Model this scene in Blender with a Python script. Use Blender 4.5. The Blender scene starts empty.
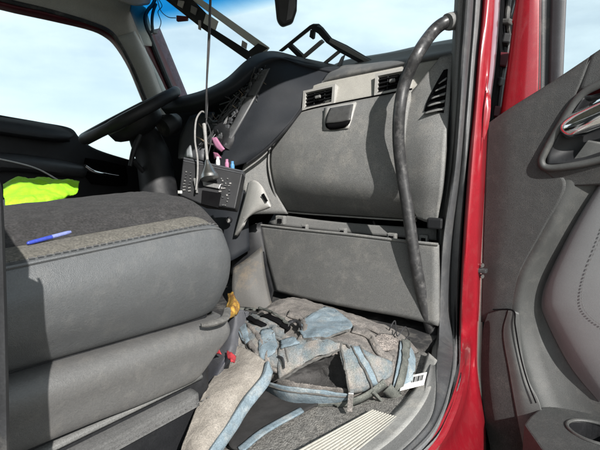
import bpy, bmesh, math, random
from mathutils import Vector, Matrix, noise
V = Vector
R = math.radians
random.seed(7)
sc = bpy.context.scene
col = sc.collection

# ------------------------------------------------------------------ camera
# truck frame: +X forward, +Y driver side (left), Z up, ground at z = 0
CAM = V((0.0, -1.45, 1.75))
YAW, PITCH, F = R(36), R(-7), 450.0            # F in pixels of the 600 x 450 photograph
DIR = V((math.cos(PITCH) * math.cos(YAW), math.cos(PITCH) * math.sin(YAW), math.sin(PITCH)))
RGT = V((math.sin(YAW), -math.cos(YAW), 0))
UPV = RGT.cross(DIR)
cam = bpy.data.cameras.new('camera')
cam.sensor_width = 36
cam.lens = 36 * F / 600
cam.clip_start = 0.02
cam.clip_end = 5000
camo = bpy.data.objects.new('camera', cam)
col.objects.link(camo)
m = Matrix((RGT, UPV, -DIR)).transposed().to_4x4()
m.translation = CAM
camo.matrix_world = m
sc.camera = camo

# ------------------------------------------------------------------ light
SUN = V((-0.40, -0.68, 0.51)).normalized()     # towards the sun: over the right shoulder
w = bpy.data.worlds.new('World')
sc.world = w
w.use_nodes = True
nt = w.node_tree
bg = nt.nodes['Background']
sky = nt.nodes.new('ShaderNodeTexSky')
sky.sky_type = 'NISHITA'
sky.sun_disc = False
sky.sun_elevation = math.asin(SUN.z)
sky.sun_rotation = math.atan2(SUN.x, SUN.y)
sky.air_density = 1.0
sky.dust_density = 1.5
tc = nt.nodes.new('ShaderNodeTexCoord')
mp = nt.nodes.new('ShaderNodeMapping')
mp.inputs['Scale'].default_value = (1.6, 1.6, 5.0)
cn = nt.nodes.new('ShaderNodeTexNoise')
cn.inputs['Scale'].default_value = 1.7
cn.inputs['Detail'].default_value = 7
cn.inputs['Roughness'].default_value = 0.55
cr = nt.nodes.new('ShaderNodeValToRGB')
cr.color_ramp.elements[0].position = 0.36
cr.color_ramp.elements[1].position = 0.66
cr.color_ramp.elements[0].color = (0.50, 0.50, 0.50, 1)
cr.color_ramp.elements[1].color = (0.95, 0.95, 0.95, 1)
mx = nt.nodes.new('ShaderNodeMixRGB')
mx.inputs['Color2'].default_value = (9.3, 10.5, 10.9, 1)
nt.links.new(tc.outputs['Generated'], mp.inputs['Vector'])
nt.links.new(mp.outputs['Vector'], cn.inputs['Vector'])
nt.links.new(cn.outputs['Fac'], cr.inputs['Fac'])
nt.links.new(cr.outputs['Color'], mx.inputs['Fac'])
nt.links.new(sky.outputs['Color'], mx.inputs['Color1'])
nt.links.new(mx.outputs['Color'], bg.inputs['Color'])
bg.inputs['Strength'].default_value = 0.072
sl = bpy.data.lights.new('sun', 'SUN')
sl.energy = 4.9
sl.angle = R(0.55)
sl.color = (1.0, 0.965, 0.92)
so = bpy.data.objects.new('sun', sl)
col.objects.link(so)
so.rotation_euler = SUN.to_track_quat('Z', 'Y').to_euler()
so.location = (-4, -6, 8)
sc.view_settings.view_transform = 'Standard'
sc.view_settings.look = 'None'
sc.view_settings.gamma = 1
sc.view_settings.exposure = 0.78
sc.cycles.max_bounces = 8
sc.cycles.transparent_max_bounces = 12
sc.cycles.sample_clamp_indirect = 6

# ------------------------------------------------------------------ survey helper: picture point + the plane it lies on -> truck point
def ray(u, v):
    return DIR + RGT * ((u - 300) / F) + UPV * ((225 - v) / F)
def at(u, v, X=None, Y=None, Z=None, pl=None):
    d = ray(u, v)
    if X is not None: t = (X - CAM.x) / d.x
    elif Y is not None: t = (Y - CAM.y) / d.y
    elif Z is not None: t = (Z - CAM.z) / d.z
    else: t = (pl[0] - CAM).dot(pl[1]) / d.dot(pl[1])
    return CAM + d * t

# ------------------------------------------------------------------ mesh helpers
def spl(p, n):
    if len(p) == 2:
        return [p[0].lerp(p[1], i / (n - 1)) for i in range(n)]
    q = [p[0] * 2 - p[1]] + list(p) + [p[-1] * 2 - p[-2]]
    out = []
    for i in range(n):
        t = i / (n - 1) * (len(p) - 1)
        k = min(int(t), len(p) - 2)
        f = t - k
        a, b, c, d = q[k:k + 4]
        out.append(0.5 * (2 * b + (c - a) * f + (2 * a - 5 * b + 4 * c - d) * f * f + (3 * b - a - 3 * c + d) * f ** 3))
    return out
def add_sheet(bm, rows, nu=12, nv=12, mi=0, wob=0, ws=12, flip=None, lin=False):
    rr = [spl(list(r), nv) for r in rows]
    cols = []
    for j in range(nv):
        cp = [r[j] for r in rr]
        if lin and len(cp) > 2:
            o = []
            for i in range(nu):
                t = i / (nu - 1) * (len(cp) - 1); k = min(int(t), len(cp) - 2)
                o.append(cp[k].lerp(cp[k + 1], t - k))
            cols.append(o)
        else:
            cols.append(spl(cp, nu))
    a, b, c = cols[0][0], cols[-1][0], cols[0][-1]
    cen = cols[nv // 2][nu // 2]
    n = (cols[min(nv // 2 + 1, nv - 1)][nu // 2] - cols[max(nv // 2 - 1, 0)][nu // 2]).cross(cols[nv // 2][min(nu // 2 + 1, nu - 1)] - cols[nv // 2][max(nu // 2 - 1, 0)]).normalized()
    face = n.dot(CAM - cen) > 0
    if flip is not None: face = face != flip
    nn = n if n.dot(CAM - cen) > 0 else -n
    vs = [[None] * nv for _ in range(nu)]
    for i in range(nu):
        for j in range(nv):
            p = cols[j][i]
            if wob:
                e = min(i, j, nu - 1 - i, nv - 1 - j)
                p = p + nn * (noise.fractal(p * ws, 1.0, 2.0, 4) * wob) + noise.noise_vector(p * ws * .6) * wob * .35
            vs[i][j] = bm.verts.new(p)
    for i in range(nu - 1):
        for j in range(nv - 1):
            q = [vs[i][j], vs[i][j + 1], vs[i + 1][j + 1], vs[i + 1][j]]
            if not face: q.reverse()
            f = bm.faces.new(q)
            f.material_index = mi
    return bm
def frames(path):
    n = len(path); T = []
    for i in range(n):
        T.append((path[min(i + 1, n - 1)] - path[max(i - 1, 0)]).normalized())
    a = V((0, 0, 1)) if abs(T[0].z) < .9 else V((1, 0, 0))
    N = [T[0].cross(a).normalized()]
    for i in range(1, n):
        v = N[-1] - T[i] * N[-1].dot(T[i])
        N.append(v.normalized() if v.length > 1e-6 else N[-1])
    return T, N
def add_tube(bm, pts, r, seg=8, n=None, mi=0, cap=True, flat=1.0):
    path = spl(pts, n or max(2, (len(pts) - 1) * 6 + 1)) if len(pts) > 2 or n else list(pts)
    T, N = frames(path)
    rs = r if isinstance(r, (list, tuple)) else None
    rings = []
    for i, p in enumerate(path):
        B = T[i].cross(N[i])
        if rs:
            t = i / (len(path) - 1) * (len(rs) - 1); k = min(int(t), len(rs) - 2)
            ra = rs[k] + (rs[k + 1] - rs[k]) * (t - k)
        else: ra = r
        rings.append([bm.verts.new(p + N[i] * ra * math.cos(2 * math.pi * s / seg) + B * ra * flat * math.sin(2 * math.pi * s / seg)) for s in range(seg)])
    for a, b in zip(rings, rings[1:]):
        for s in range(seg):
            f = bm.faces.new([a[s], a[(s + 1) % seg], b[(s + 1) % seg], b[s]]); f.material_index = mi
    if cap:
        f = bm.faces.new(list(reversed(rings[0]))); f.material_index = mi
        f = bm.faces.new(rings[-1]); f.material_index = mi
    return bm
def add_box(bm, c, s, ax=None, mi=0):
    ax = ax or (V((1, 0, 0)), V((0, 1, 0)), V((0, 0, 1)))
    vs = []
    for i in (-1, 1):
        for j in (-1, 1):
            for k in (-1, 1):
                vs.append(bm.verts.new(V(c) + ax[0] * (i * s[0] / 2) + ax[1] * (j * s[1] / 2) + ax[2] * (k * s[2] / 2)))
    for q in ((0, 1, 3, 2), (4, 6, 7, 5), (0, 4, 5, 1), (2, 3, 7, 6), (0, 2, 6, 4), (1, 5, 7, 3)):
        f = bm.faces.new([vs[i] for i in q]); f.material_index = mi
    return bm
def add_prism(bm, pts, vec, mi=0):
    a = [bm.verts.new(p) for p in pts]
    b = [bm.verts.new(p + vec) for p in pts]
    n = len(pts)
    fs = [bm.faces.new(a), bm.faces.new(list(reversed(b)))]
    for i in range(n):
        fs.append(bm.faces.new([a[i], b[i], b[(i + 1) % n], a[(i + 1) % n]]))
    for f in fs: f.material_index = mi
    bmesh.ops.recalc_face_normals(bm, faces=fs)
    return bm
def add_ribbon(bm, pts, side, w, n=None, mi=0, lift=0):
    """flat strap along pts; side = direction of its width (vector or list)"""
    path = spl(pts, n or (len(pts) - 1) * 8 + 1)
    rows = []
    for i, p in enumerate(path):
        s = side[min(int(i / len(path) * len(side)), len(side) - 1)] if isinstance(side, list) else side
        rows.append([p - s * w / 2, p, p + s * w / 2])
    vs = [[bm.verts.new(q) for q in r] for r in rows]
    for a, b in zip(vs, vs[1:]):
        for j in range(2):
            f = bm.faces.new([a[j], a[j + 1], b[j + 1], b[j]]); f.material_index = mi
    return bm
def NB(): return bmesh.new()
def obj(name, bm, mats, parent=None, smooth=True, thick=0, bevel=0, seg=2, sub=0, ang=40, off=-1):
    me = bpy.data.meshes.new(name)
    bm.normal_update()
    bm.to_mesh(me); bm.free()
    for mt in (mats if isinstance(mats, (list, tuple)) else [mats]): me.materials.append(M[mt])
    o = bpy.data.objects.new(name, me)
    col.objects.link(o)
    if smooth:
        for p in me.polygons: p.use_smooth = True
    if thick:
        s = o.modifiers.new('solid', 'SOLIDIFY'); s.thickness = thick; s.offset = off
    if bevel:
        b = o.modifiers.new('bevel', 'BEVEL'); b.width = bevel; b.segments = seg; b.limit_method = 'ANGLE'; b.angle_limit = R(35)
        b.harden_normals = False
    if sub:
        s = o.modifiers.new('sub', 'SUBSURF'); s.levels = sub; s.render_levels = sub
    if smooth:
        me.set_sharp_from_angle(angle=R(ang))
    if parent:
        o.parent = parent
        o.matrix_parent_inverse = Matrix.Translation(-base_of(parent))
    return o
BASES = {}
def base_of(p):
    v = V((0, 0, 0))
    return BASES.get(p.name, v)
def thing(name, label, cat, loc, group=None):
    e = bpy.data.objects.new(name, None)
    e.empty_display_size = .1
    e.location = loc
    col.objects.link(e)
    BASES[e.name] = V(loc)
    return tag(e, label, cat, group)
def tag(o, label, cat=None, group=None, kind=None):
    if label: o['label'] = label
    if cat: o['category'] = cat
    if group: o['group'] = group
    if kind: o['kind'] = kind
    return o

# ------------------------------------------------------------------ materials
M = {}
def mat(name, c, rough=.6, bump=0, scale=400, kind='noise', var=0.12, vs=9, c2=None, metal=0, coat=0, spec=.5, dirt=None, dscale=6, damt=.35, sheen=0, two=0, dist=.0012, grain=.16, gs=430, wr=0):
    ma = bpy.data.materials.new(name); ma.use_nodes = True
    n = ma.node_tree.nodes; l = ma.node_tree.links
    b = n['Principled BSDF']
    b.inputs['Roughness'].default_value = rough
    b.inputs['Metallic'].default_value = metal
    b.inputs['Specular IOR Level'].default_value = spec
    b.inputs['Coat Weight'].default_value = coat
    b.inputs['Coat Roughness'].default_value = .06
    if sheen:
        b.inputs['Sheen Weight'].default_value = sheen
    g = n.new('ShaderNodeTexCoord')
    nz = n.new('ShaderNodeTexNoise'); nz.inputs['Scale'].default_value = vs; nz.inputs['Detail'].default_value = 6; nz.inputs['Roughness'].default_value = .62
    l.new(g.outputs['Object'], nz.inputs['Vector'])
    rp = n.new('ShaderNodeValToRGB')
    c2 = c2 or tuple(x * (1 - var) for x in c)
    c1 = tuple(min(1, x * (1 + var)) for x in c) if c2 else c
    rp.color_ramp.elements[0].position = .36; rp.color_ramp.elements[1].position = .64
    rp.color_ramp.elements[0].color = (*c2, 1); rp.color_ramp.elements[1].color = (*c1, 1)
    l.new(nz.outputs['Fac'], rp.inputs['Fac'])
    out = rp.outputs['Color']
    if dirt:
        n2 = n.new('ShaderNodeTexNoise'); n2.inputs['Scale'].default_value = dscale; n2.inputs['Detail'].default_value = 8; n2.inputs['Roughness'].default_value = .72
        l.new(g.outputs['Object'], n2.inputs['Vector'])
        r2 = n.new('ShaderNodeValToRGB')
        r2.color_ramp.elements[0].position = .50; r2.color_ramp.elements[1].position = .74
        r2.color_ramp.elements[0].color = (0, 0, 0, 1); r2.color_ramp.elements[1].color = (damt, damt, damt, 1)
        l.new(n2.outputs['Fac'], r2.inputs['Fac'])
        mxx = n.new('ShaderNodeMixRGB'); mxx.inputs['Color2'].default_value = (*dirt, 1)
        l.new(out, mxx.inputs['Color1']); l.new(r2.outputs['Color'], mxx.inputs['Fac'])
        out = mxx.outputs['Color']
        ra = n.new('ShaderNodeMath'); ra.operation = 'MULTIPLY_ADD'; ra.inputs[1].default_value = .5; ra.inputs[2].default_value = rough
        l.new(r2.outputs['Color'], ra.inputs[0]); l.new(ra.outputs[0], b.inputs['Roughness'])
    if grain:
        n3 = n.new('ShaderNodeTexNoise'); n3.inputs['Scale'].default_value = gs; n3.inputs['Detail'].default_value = 2
        l.new(g.outputs['Object'], n3.inputs['Vector'])
        mr = n.new('ShaderNodeMapRange'); mr.inputs[1].default_value = .3; mr.inputs[2].default_value = .7; mr.inputs[3].default_value = 1 - grain; mr.inputs[4].default_value = 1 + grain
        l.new(n3.outputs['Fac'], mr.inputs[0])
        mg = n.new('ShaderNodeMixRGB'); mg.blend_type = 'MULTIPLY'; mg.inputs['Fac'].default_value = 1
        l.new(out, mg.inputs['Color1']); l.new(mr.outputs[0], mg.inputs['Color2']); out = mg.outputs['Color']
    l.new(out, b.inputs['Base Color'])
    if bump:
        bp = n.new('ShaderNodeBump'); bp.inputs['Strength'].default_value = bump; bp.inputs['Distance'].default_value = dist
        if kind == 'voronoi':
            t = n.new('ShaderNodeTexVoronoi'); t.inputs['Scale'].default_value = scale; h = t.outputs['Distance']
            l.new(g.outputs['Object'], t.inputs['Vector'])
        elif kind == 'weave':
            ad = n.new('ShaderNodeMath'); ad.operation = 'ADD'
            for ax in ('X', 'Y'):
                t = n.new('ShaderNodeTexWave'); t.bands_direction = ax; t.inputs['Scale'].default_value = scale; t.inputs['Distortion'].default_value = 1.2
                t.inputs['Detail'].default_value = 1
                l.new(g.outputs['Object'], t.inputs['Vector'])
                l.new(t.outputs['Fac'], ad.inputs[0 if ax == 'X' else 1])
            h = ad.outputs[0]
        else:
            t = n.new('ShaderNodeTexNoise'); t.inputs['Scale'].default_value = scale; t.inputs['Detail'].default_value = 4; h = t.outputs['Fac']
            l.new(g.outputs['Object'], t.inputs['Vector'])
        l.new(h, bp.inputs['Height']); l.new(bp.outputs['Normal'], b.inputs['Normal'])
        if wr:
            t2 = n.new('ShaderNodeTexNoise'); t2.inputs['Scale'].default_value = 60; t2.inputs['Detail'].default_value = 5; t2.inputs['Distortion'].default_value = 1.2
            l.new(g.outputs['Object'], t2.inputs['Vector'])
            b2 = n.new('ShaderNodeBump'); b2.inputs['Strength'].default_value = wr; b2.inputs['Distance'].default_value = .02
            l.new(t2.outputs['Fac'], b2.inputs['Height']); l.new(b2.outputs['Normal'], bp.inputs['Normal'])
    M[name] = ma
    return ma
dust = (.42, .39, .34)
mat('leather', (.079, .083, .086), .46, .35, 780, 'voronoi', .06, 14, dirt=dust, dscale=30, damt=.07, grain=.10, wr=.05)
mat('leather_base', (.092, .0915, .090), .44, .3, 900, 'voronoi', .06, 8, dirt=dust, dscale=34, damt=.10, grain=.12, wr=.05)
mat('cloth_insert', (.060, .058, .059), .95, .8, 260, 'weave', .2, 60, dirt=(.17, .16, .155), dscale=40, damt=.35, dist=.003, grain=.4, gs=300)
mat('cloth_strip', (.205, .194, .168), .95, .8, 300, 'weave', .15, 80, dist=.002, grain=.35, gs=300)
mat('thread', (.09, .09, .09), .8)
mat('pad_leather', (.175, .182, .186), .5, .3, 900, 'voronoi', .04, 10, grain=.08)
mat('dash_grey', (.152, .153, .149), .60, .45, 700, 'voronoi', .05, 20, dirt=dust, dscale=15, damt=.26, grain=.30, gs=380)
mat('dash_light', (.34, .33, .30), .6, .35, 900, 'voronoi', .04, 20, dirt=dust, dscale=12, damt=.12)
mat('dash_top', (.085, .087, .088), .68, .5, 1050, 'voronoi', .08, 18, dirt=dust, dscale=8, damt=.3)
mat('dash_dark', (.011, .013, .0165), .62, .35, 900, 'voronoi', .08, 18, dirt=(.024, .026, .030), dscale=7, damt=.3, spec=.25)
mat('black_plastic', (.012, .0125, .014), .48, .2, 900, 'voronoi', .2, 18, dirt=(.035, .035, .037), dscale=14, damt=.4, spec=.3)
mat('dark_cavity', (.0045, .0045, .005), .95, 0, var=.3, spec=.05)  # near-black; puts the shade of gaps and recesses into the colour
mat('trim_grey', (.142, .143, .140), .6, .3, 800, 'voronoi', .05, 12, dirt=dust, dscale=16, damt=.14, grain=.2)
mat('pillar_grey', (.42, .44, .415), .6, .2, 800, 'voronoi', .05, 12)
mat('headliner', (.42, .415, .375), .95, .5, 500, 'noise', .06, 14)
mat('rubber', (.022, .023, .025), .55, .2, 200, 'noise', .2, 14, dirt=dust, dscale=9, damt=.3)
mat('seal_light', (.125, .128, .13), .5, .15, 200, 'noise', .15, 16, dirt=dust, dscale=14, damt=.12)
mat('seal_mid', (.055, .057, .06), .5, .15, 200, 'noise', .15, 16, dirt=dust, dscale=12, damt=.12)
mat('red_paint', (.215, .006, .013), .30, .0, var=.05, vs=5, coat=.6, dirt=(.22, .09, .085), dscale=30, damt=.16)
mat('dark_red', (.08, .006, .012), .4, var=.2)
mat('purple_edge', (.10, .06, .085), .45, .3, 60, 'noise', .3, 40)
mat('chrome', (.78, .79, .80), .09, .0, var=.03, metal=1)
mat('steel', (.45, .45, .44), .35, .1, 200, var=.15, metal=1)
mat('handle_black', (.028, .028, .029), .36, .12, 300, 'noise', .3, 30, dirt=(.16, .155, .15), dscale=45, damt=.45)
mat('door_dark', (.036, .038, .038), .60, .6, 800, 'voronoi', .08, 14, dirt=dust, dscale=30, damt=.05, grain=.3, gs=360)
mat('door_mid', (.048, .050, .049), .50, .3, 900, 'voronoi', .08, 14, dirt=dust, dscale=26, damt=.07, grain=.15)
mat('door_grille', (.030, .031, .031), .6, 1.0, 330, 'weave', .1, 14, dirt=dust, dscale=22, damt=.1, grain=.5, gs=300)
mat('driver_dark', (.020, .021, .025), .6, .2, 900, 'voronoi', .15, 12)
mat('driver_grey', (.050, .052, .057), .5, .2, 900, 'voronoi', .15, 12)
mat('floor_rubber', (.020, .020, .021), .8, .6, 160, 'noise', .25, 14, dirt=dust, dscale=14, damt=.25)
mat('carpet', (.15, .145, .135), .98, 1.0, 320, 'noise', .3, 90, dirt=dust, dscale=30, damt=.3, dist=.004, grain=.45, gs=260)
mat('tread', (.36, .35, .31), .65, .3, 200, 'noise', .06, 24, dirt=(.22, .2, .17), dscale=18, damt=.5)
mat('sill_grey', (.22, .22, .21), .7, .5, 160, 'noise', .15, 20, dirt=dust, dscale=16, damt=.5)
mat('lime', (.29, .66, .013), .75, .3, 200, 'weave', .12, 20)
mat('bag_taupe', (.245, .222, .203), .95, .7, 430, 'weave', .2, 30, c2=(.155, .144, .135), dirt=(.36, .34, .30), dscale=34, damt=.4, grain=.35, gs=330, wr=.22)
mat('bag_beige', (.215, .196, .172), .97, .7, 260, 'noise', .14, 34, c2=(.18, .163, .142), dirt=(.15, .135, .115), dscale=40, damt=.35, grain=.25, wr=.16)
mat('bag_camo', (.29, .262, .236), .95, .6, 430, 'weave', .05, 24, c2=(.125, .172, .198), dirt=(.24, .25, .21), dscale=38, damt=.6, grain=.3, wr=.25)
mat('bag_blue', (.205, .262, .300), .85, .5, 430, 'weave', .06, 34, c2=(.135, .182, .212), dirt=(.38, .37, .34), dscale=26, damt=.7, grain=.2, wr=.25)
mat('bag_strap', (.17, .175, .155), .9, .8, 300, 'weave', .18, 40, c2=(.10, .11, .10), grain=.3)
mat('bag_mesh', (.24, .21, .19), .97, 1.0, 300, 'voronoi', .3, 90, dist=.004, grain=.5, gs=260)
mat('bag_pipe', (.085, .083, .078), .9, var=.3, vs=90)
mat('bag_shade', (.022, .021, .021), .95, .5, 60, 'noise', .3, 20)  # shadow below the bag, put into a dark cloth colour
mat('navy_cloth', (.017, .020, .034), .95, .6, 260, 'weave', .2, 20, sheen=.2)
mat('red_cloth', (.42, .03, .04), .85, .3, 260, 'weave', .2, 30)
mat('wrapper', (.42, .26, .05), .35, .3, 40, 'noise', .2, 60, c2=(.17, .075, .025))
mat('paper', (.78, .77, .74), .7, var=.05)
mat('ink', (.02, .02, .022), .6)
mat('wire_grey', (.20, .195, .19), .6, var=.2, vs=60)
mat('wire_dark', (.03, .03, .032), .55, var=.3, vs=60)
mat('wire_tan', (.16, .12, .085), .6, var=.2, vs=60)
mat('pink', (.36, .15, .25), .5)
mat('pink_dark', (.24, .09, .15), .5)
mat('blue_plug', (.07, .22, .42), .45)
mat('pen_blue', (.03, .05, .30), .3)
mat('white_plastic', (.62, .62, .60), .45)
mat('bright_grey', (.30, .295, .28), .45, .15, 800, 'voronoi', .05, 20, dirt=(.2, .19, .18), dscale=26, damt=.25)
mat('column_pale', (.20, .215, .225), .55, var=.08)
mat('tunnel_grey', (.062, .060, .056), .6, .3, 800, 'voronoi', .08, 12, dirt=(.24, .17, .10), dscale=12, damt=.4)
mat('edge_grey', (.085, .092, .10), .55, .2, 500, 'voronoi', .15, 30)
mat('latch_grey', (.055, .055, .054), .5, .3, 500, 'voronoi', .15, 60, grain=.3)
mat('pen_pale', (.16, .19, .40), .35)
mat('skirt_grey', (.10, .10, .099), .8, .5, 300, 'weave', .1, 20, grain=.25)
mat('knee_grey', (.108, .109, .107), .6, .3, 800, 'voronoi', .05, 12, dirt=dust, dscale=18, damt=.16, grain=.24, gs=380)
mat('lining_grey', (.055, .053, .052), .95, .5, 300, 'weave', .2, 30, grain=.25, wr=.3)
mat('gravel', (.20, .185, .16), .95, 1.0, 9, 'noise', .3, 3, dist=.05)
mat('tyre', (.018, .018, .018), .85, .4, 40, var=.2)
def glass(name, tint=(.93, .97, .97), band=None):
    ma = bpy.data.materials.new(name); ma.use_nodes = True
    n = ma.node_tree.nodes; l = ma.node_tree.links
    n.remove(n['Principled BSDF'])
    tr = n.new('ShaderNodeBsdfTransparent'); tr.inputs[0].default_value = (*tint, 1)
    gl = n.new('ShaderNodeBsdfGlossy'); gl.inputs['Roughness'].default_value = .03
    fr = n.new('ShaderNodeFresnel'); fr.inputs['IOR'].default_value = 1.3
    mi = n.new('ShaderNodeMixShader')
    l.new(fr.outputs[0], mi.inputs[0]); l.new(tr.outputs[0], mi.inputs[1]); l.new(gl.outputs[0], mi.inputs[2])
    l.new(mi.outputs[0], n['Material Output'].inputs['Surface'])
    if band:
        g = n.new('ShaderNodeTexCoord'); s = n.new('ShaderNodeSeparateXYZ'); rp = n.new('ShaderNodeValToRGB')
        mr = n.new('ShaderNodeMapRange'); mr.inputs[1].default_value = band[0]; mr.inputs[2].default_value = band[1]
        rp.color_ramp.elements[0].color = (*tint, 1); rp.color_ramp.elements[1].color = (.10, .50, .78, 1)
        l.new(g.outputs['Object'], s.inputs[0]); l.new(s.outputs['Z'], mr.inputs[0]); l.new(mr.outputs[0], rp.inputs[0]); l.new(rp.outputs[0], tr.inputs[0])
    M[name] = ma
glass('glass_side', (.94, .98, .98))
glass('glass_front', (.93, .975, .98), (2.54, 2.63))

# ------------------------------------------------------------------ ground
b = NB(); add_box(b, (0, 0, -.1), (3000, 3000, .2))
tag(obj('ground', b, 'gravel', smooth=False), None, kind='structure')

# ------------------------------------------------------------------ the truck (one thing; everything bolted to it is a part)
T = thing('truck', 'red truck with its passenger door open on a grey cab with a stripped dashboard', 'truck', (1.0, 0, 0))
def P(name, bm, mats, label=None, parent=None, **k):
    o = obj(name, bm, mats, parent or T, **k)
    if label: o['label'] = label
    return o

# --- outer shell
b = NB(); add_box(b, (.55, 0, 1.195), (2.3, 2.0, .07)); floor = P('cab_floor', b, 'floor_rubber', 'dark rubber covered cab floor', smooth=False)
b = NB()
add_box(b, (-.65, 0, 2.0), (.08, 2.2, 1.6))
P('rear_wall', b, 'headliner', 'grey padded rear wall of the cab', smooth=False)
b = NB()
add_sheet(b, [[V((x, y, z)) for x in (-.65, .3, 1.1, 1.62)] for y, z in ((-1.06, 2.74), (-.97, 2.86), (-.6, 2.93), (0, 2.95), (.6, 2.93), (.97, 2.86), (1.06, 2.74))], 24, 8, flip=True)
P('roof', b, 'red_paint', thick=.03, off=1)
b = NB()
add_sheet(b, [[V((x, y, z)) for x in (-.6, .3, 1.1, 1.60)] for y, z in ((-1.0, 2.74), (-.93, 2.80), (-.6, 2.84), (0, 2.85), (.6, 2.84), (.93, 2.80), (1.0, 2.74))], 24, 8)
P('headliner', b, 'headliner', 'pale grey headliner under the roof', thick=.01)
b = NB(); add_box(b, (.6, -.985, 2.72), (2.1, .11, .10)); P('door_header', b, 'trim_grey', smooth=False, bevel=.02)
b = NB(); add_prism(b, [V((x_, -.95, z_)) for x_, z_ in ((-.64, 1.22), (.135, 1.22), (.135, 1.78), (-.12, 2.4), (-.16, 2.76), (-.64, 2.76))], V((0, -.10, 0))); P('side_wall', b, 'trim_grey', smooth=False, bevel=.01)
b = NB(); add_sheet(b, [[at(-30, v, Y=-1.02), at(u - 2, v, Y=-1.045), at(u, v, Y=-1.03)] for u, v in ((-3, 176), (2, 196), (5, 270), (7, 350), (9, 470))], 24, 5)
P('rear_door_pillar', b, 'rubber', 'dark edge of the rear door pillar', thick=.003)
for s in (-1, 1):
    b = NB(); add_box(b, (.36, s * 1.02, .80), (2.0, .06, .60)); P('lower_skirt', b, 'red_paint', smooth=False, bevel=.012)
b = NB(); add_box(b, (1.6, 0, .78), (5.2, .8, .26)); P('chassis_frame', b, 'rubber', smooth=False, bevel=.01)
b = NB()
add_sheet(b, [[V((x, y, z)) for x, dz in ((2.02, 0), (2.6, -.06), (3.3, -.16), (3.6, -.4))for z in (zz + dz,)] for y, zz in ((-1.05, 1.0), (-1.02, 1.62), (-.75, 1.86), (0, 1.92), (.75, 1.86), (1.02, 1.62), (1.05, 1.0))], 22, 10, flip=True)
P('hood', b, 'red_paint', thick=.02, off=1)
for x, y in ((2.85, .95), (2.85, -.95), (-1.0, .85), (-1.0, -.85)):
    b = NB(); add_tube(b, [V((x, y - .15, .52)), V((x, y - .13, .52)), V((x, y + .13, .52)), V((x, y + .15, .52))], [.46, .52, .52, .46], 36, 12)
    t = P('wheel', b, 'tyre')
    b = NB(); add_tube(b, [V((x, y - .16, .52)), V((x, y + .16, .52))], .29, 28)
    P('rim', b, 'steel', parent=t)
b = NB(); add_box(b, (.6, -1.12, .50), (.8, .26, .04)); P('step', b, 'steel', smooth=False, bevel=.008)

# --- windscreen and its surround
b = NB()
add_sheet(b, [[V((x0 + c, y, z)) for y, c in ((-.95, -.11), (-.6, -.02), (0, .02), (.6, -.02), (.925, -.10))] for x0, z in ((2.02, 2.0), (1.86, 2.35), (1.68, 2.72))], 10, 24)
P('windscreen', b, 'glass_front', 'windscreen with a blue tinted band along its top', thick=.005)
b = NB()
add_tube(b, [V((1.57, .93, 2.76)), V((1.64, .6, 2.79)), V((1.68, 0, 2.80)), V((1.64, -.6, 2.79)), V((1.57, -.95, 2.76))], .035, 8, 30)
P('windscreen_header', b, 'trim_grey')

# --- driver side: door, window, pillar
DY = 1.0
b = NB()
add_sheet(b, [[at(u, v, Y=DY) for u, v in r] for r in (
    ((-40, 107), (0, 115), (40, 122), (70, 128), (80, 138), (96, 149), (130, 160), (175, 172)),
    ((-40, 150), (0, 155), (40, 158), (70, 160), (85, 165), (100, 170), (132, 176), (175, 186)),
    ((-40, 260), (0, 262), (40, 262), (70, 262), (85, 262), (100, 262), (132, 262), (175, 262)))], 14, 40)
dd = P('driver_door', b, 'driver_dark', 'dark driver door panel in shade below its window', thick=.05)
b = NB()
add_sheet(b, [[at(u, v, Y=y) for u, v, y in r] for r in (
    ((-30, 112, 1.0), (20, 119, 1.0), (60, 126, 1.0), (74, 133, 1.0)),
    ((-30, 117, .93), (20, 125, .93), (60, 132, .93), (73, 136, .95)),
    ((-30, 127, .92), (20, 135, .92), (55, 139, .92), (70, 139, .94)),
    ((-30, 131, .98), (20, 138, .98), (55, 142, .98), (70, 142, .98)))], 12, 16)
P('sill_pad', b, 'driver_dark', parent=dd, thick=.02)
b = NB()
add_sheet(b, [[at(u, v, Y=y) for u, v, y in r] for r in (
    ((-30, 151, .99), (20, 154, .99), (55, 159, .99), (86, 166, .99)),
    ((-30, 153, .91), (20, 157, .91), (55, 162, .91), (88, 168, .92)),
    ((-30, 166, .90), (20, 168, .90), (55, 172, .90), (86, 175, .92)),
    ((-30, 172, .96), (20, 172, .96), (55, 176, .96), (84, 178, .96)))], 10, 14)
P('armrest', b, 'driver_grey', parent=dd, thick=.02)
b = NB(); add_tube(b, [at(-10, 157, Y=.89), at(22, 164, Y=.89), at(40, 170, Y=.89), at(58, 180, Y=.89)], .004, 6)
P('trim_line', b, 'white_plastic', parent=dd)
b = NB(); add_sheet(b, [[at(u, v, Y=.985) for u, v in r] for r in (((86, 158), (105, 161), (126, 166)), ((84, 172), (104, 178), (128, 180)), ((92, 184), (110, 186), (126, 186)))], 8, 8)
P('handle_recess', b, 'dark_cavity', parent=dd, thick=.01)
b = NB(); add_tube(b, [at(84, 166, Y=.93), at(92, 171, Y=.93), at(104, 174, Y=.93), at(118, 176, Y=.94)], [.022, .02, .017, .010], 10, 16, flat=.55)
P('door_handle', b, 'chrome', parent=dd)
b = NB()
add_sheet(b, [[at(u, v, Y=1.03) for u, v in r] for r in (((-60, -12), (0, 4), (60, 18), (132, 36)), ((-60, 60), (0, 70), (60, 80), (160, 105)), ((-60, 130), (0, 140), (60, 150), (165, 178)))], 8, 8)
P('driver_window', b, 'glass_side', 'driver side window full of pale bright sky', thick=.004)
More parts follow.
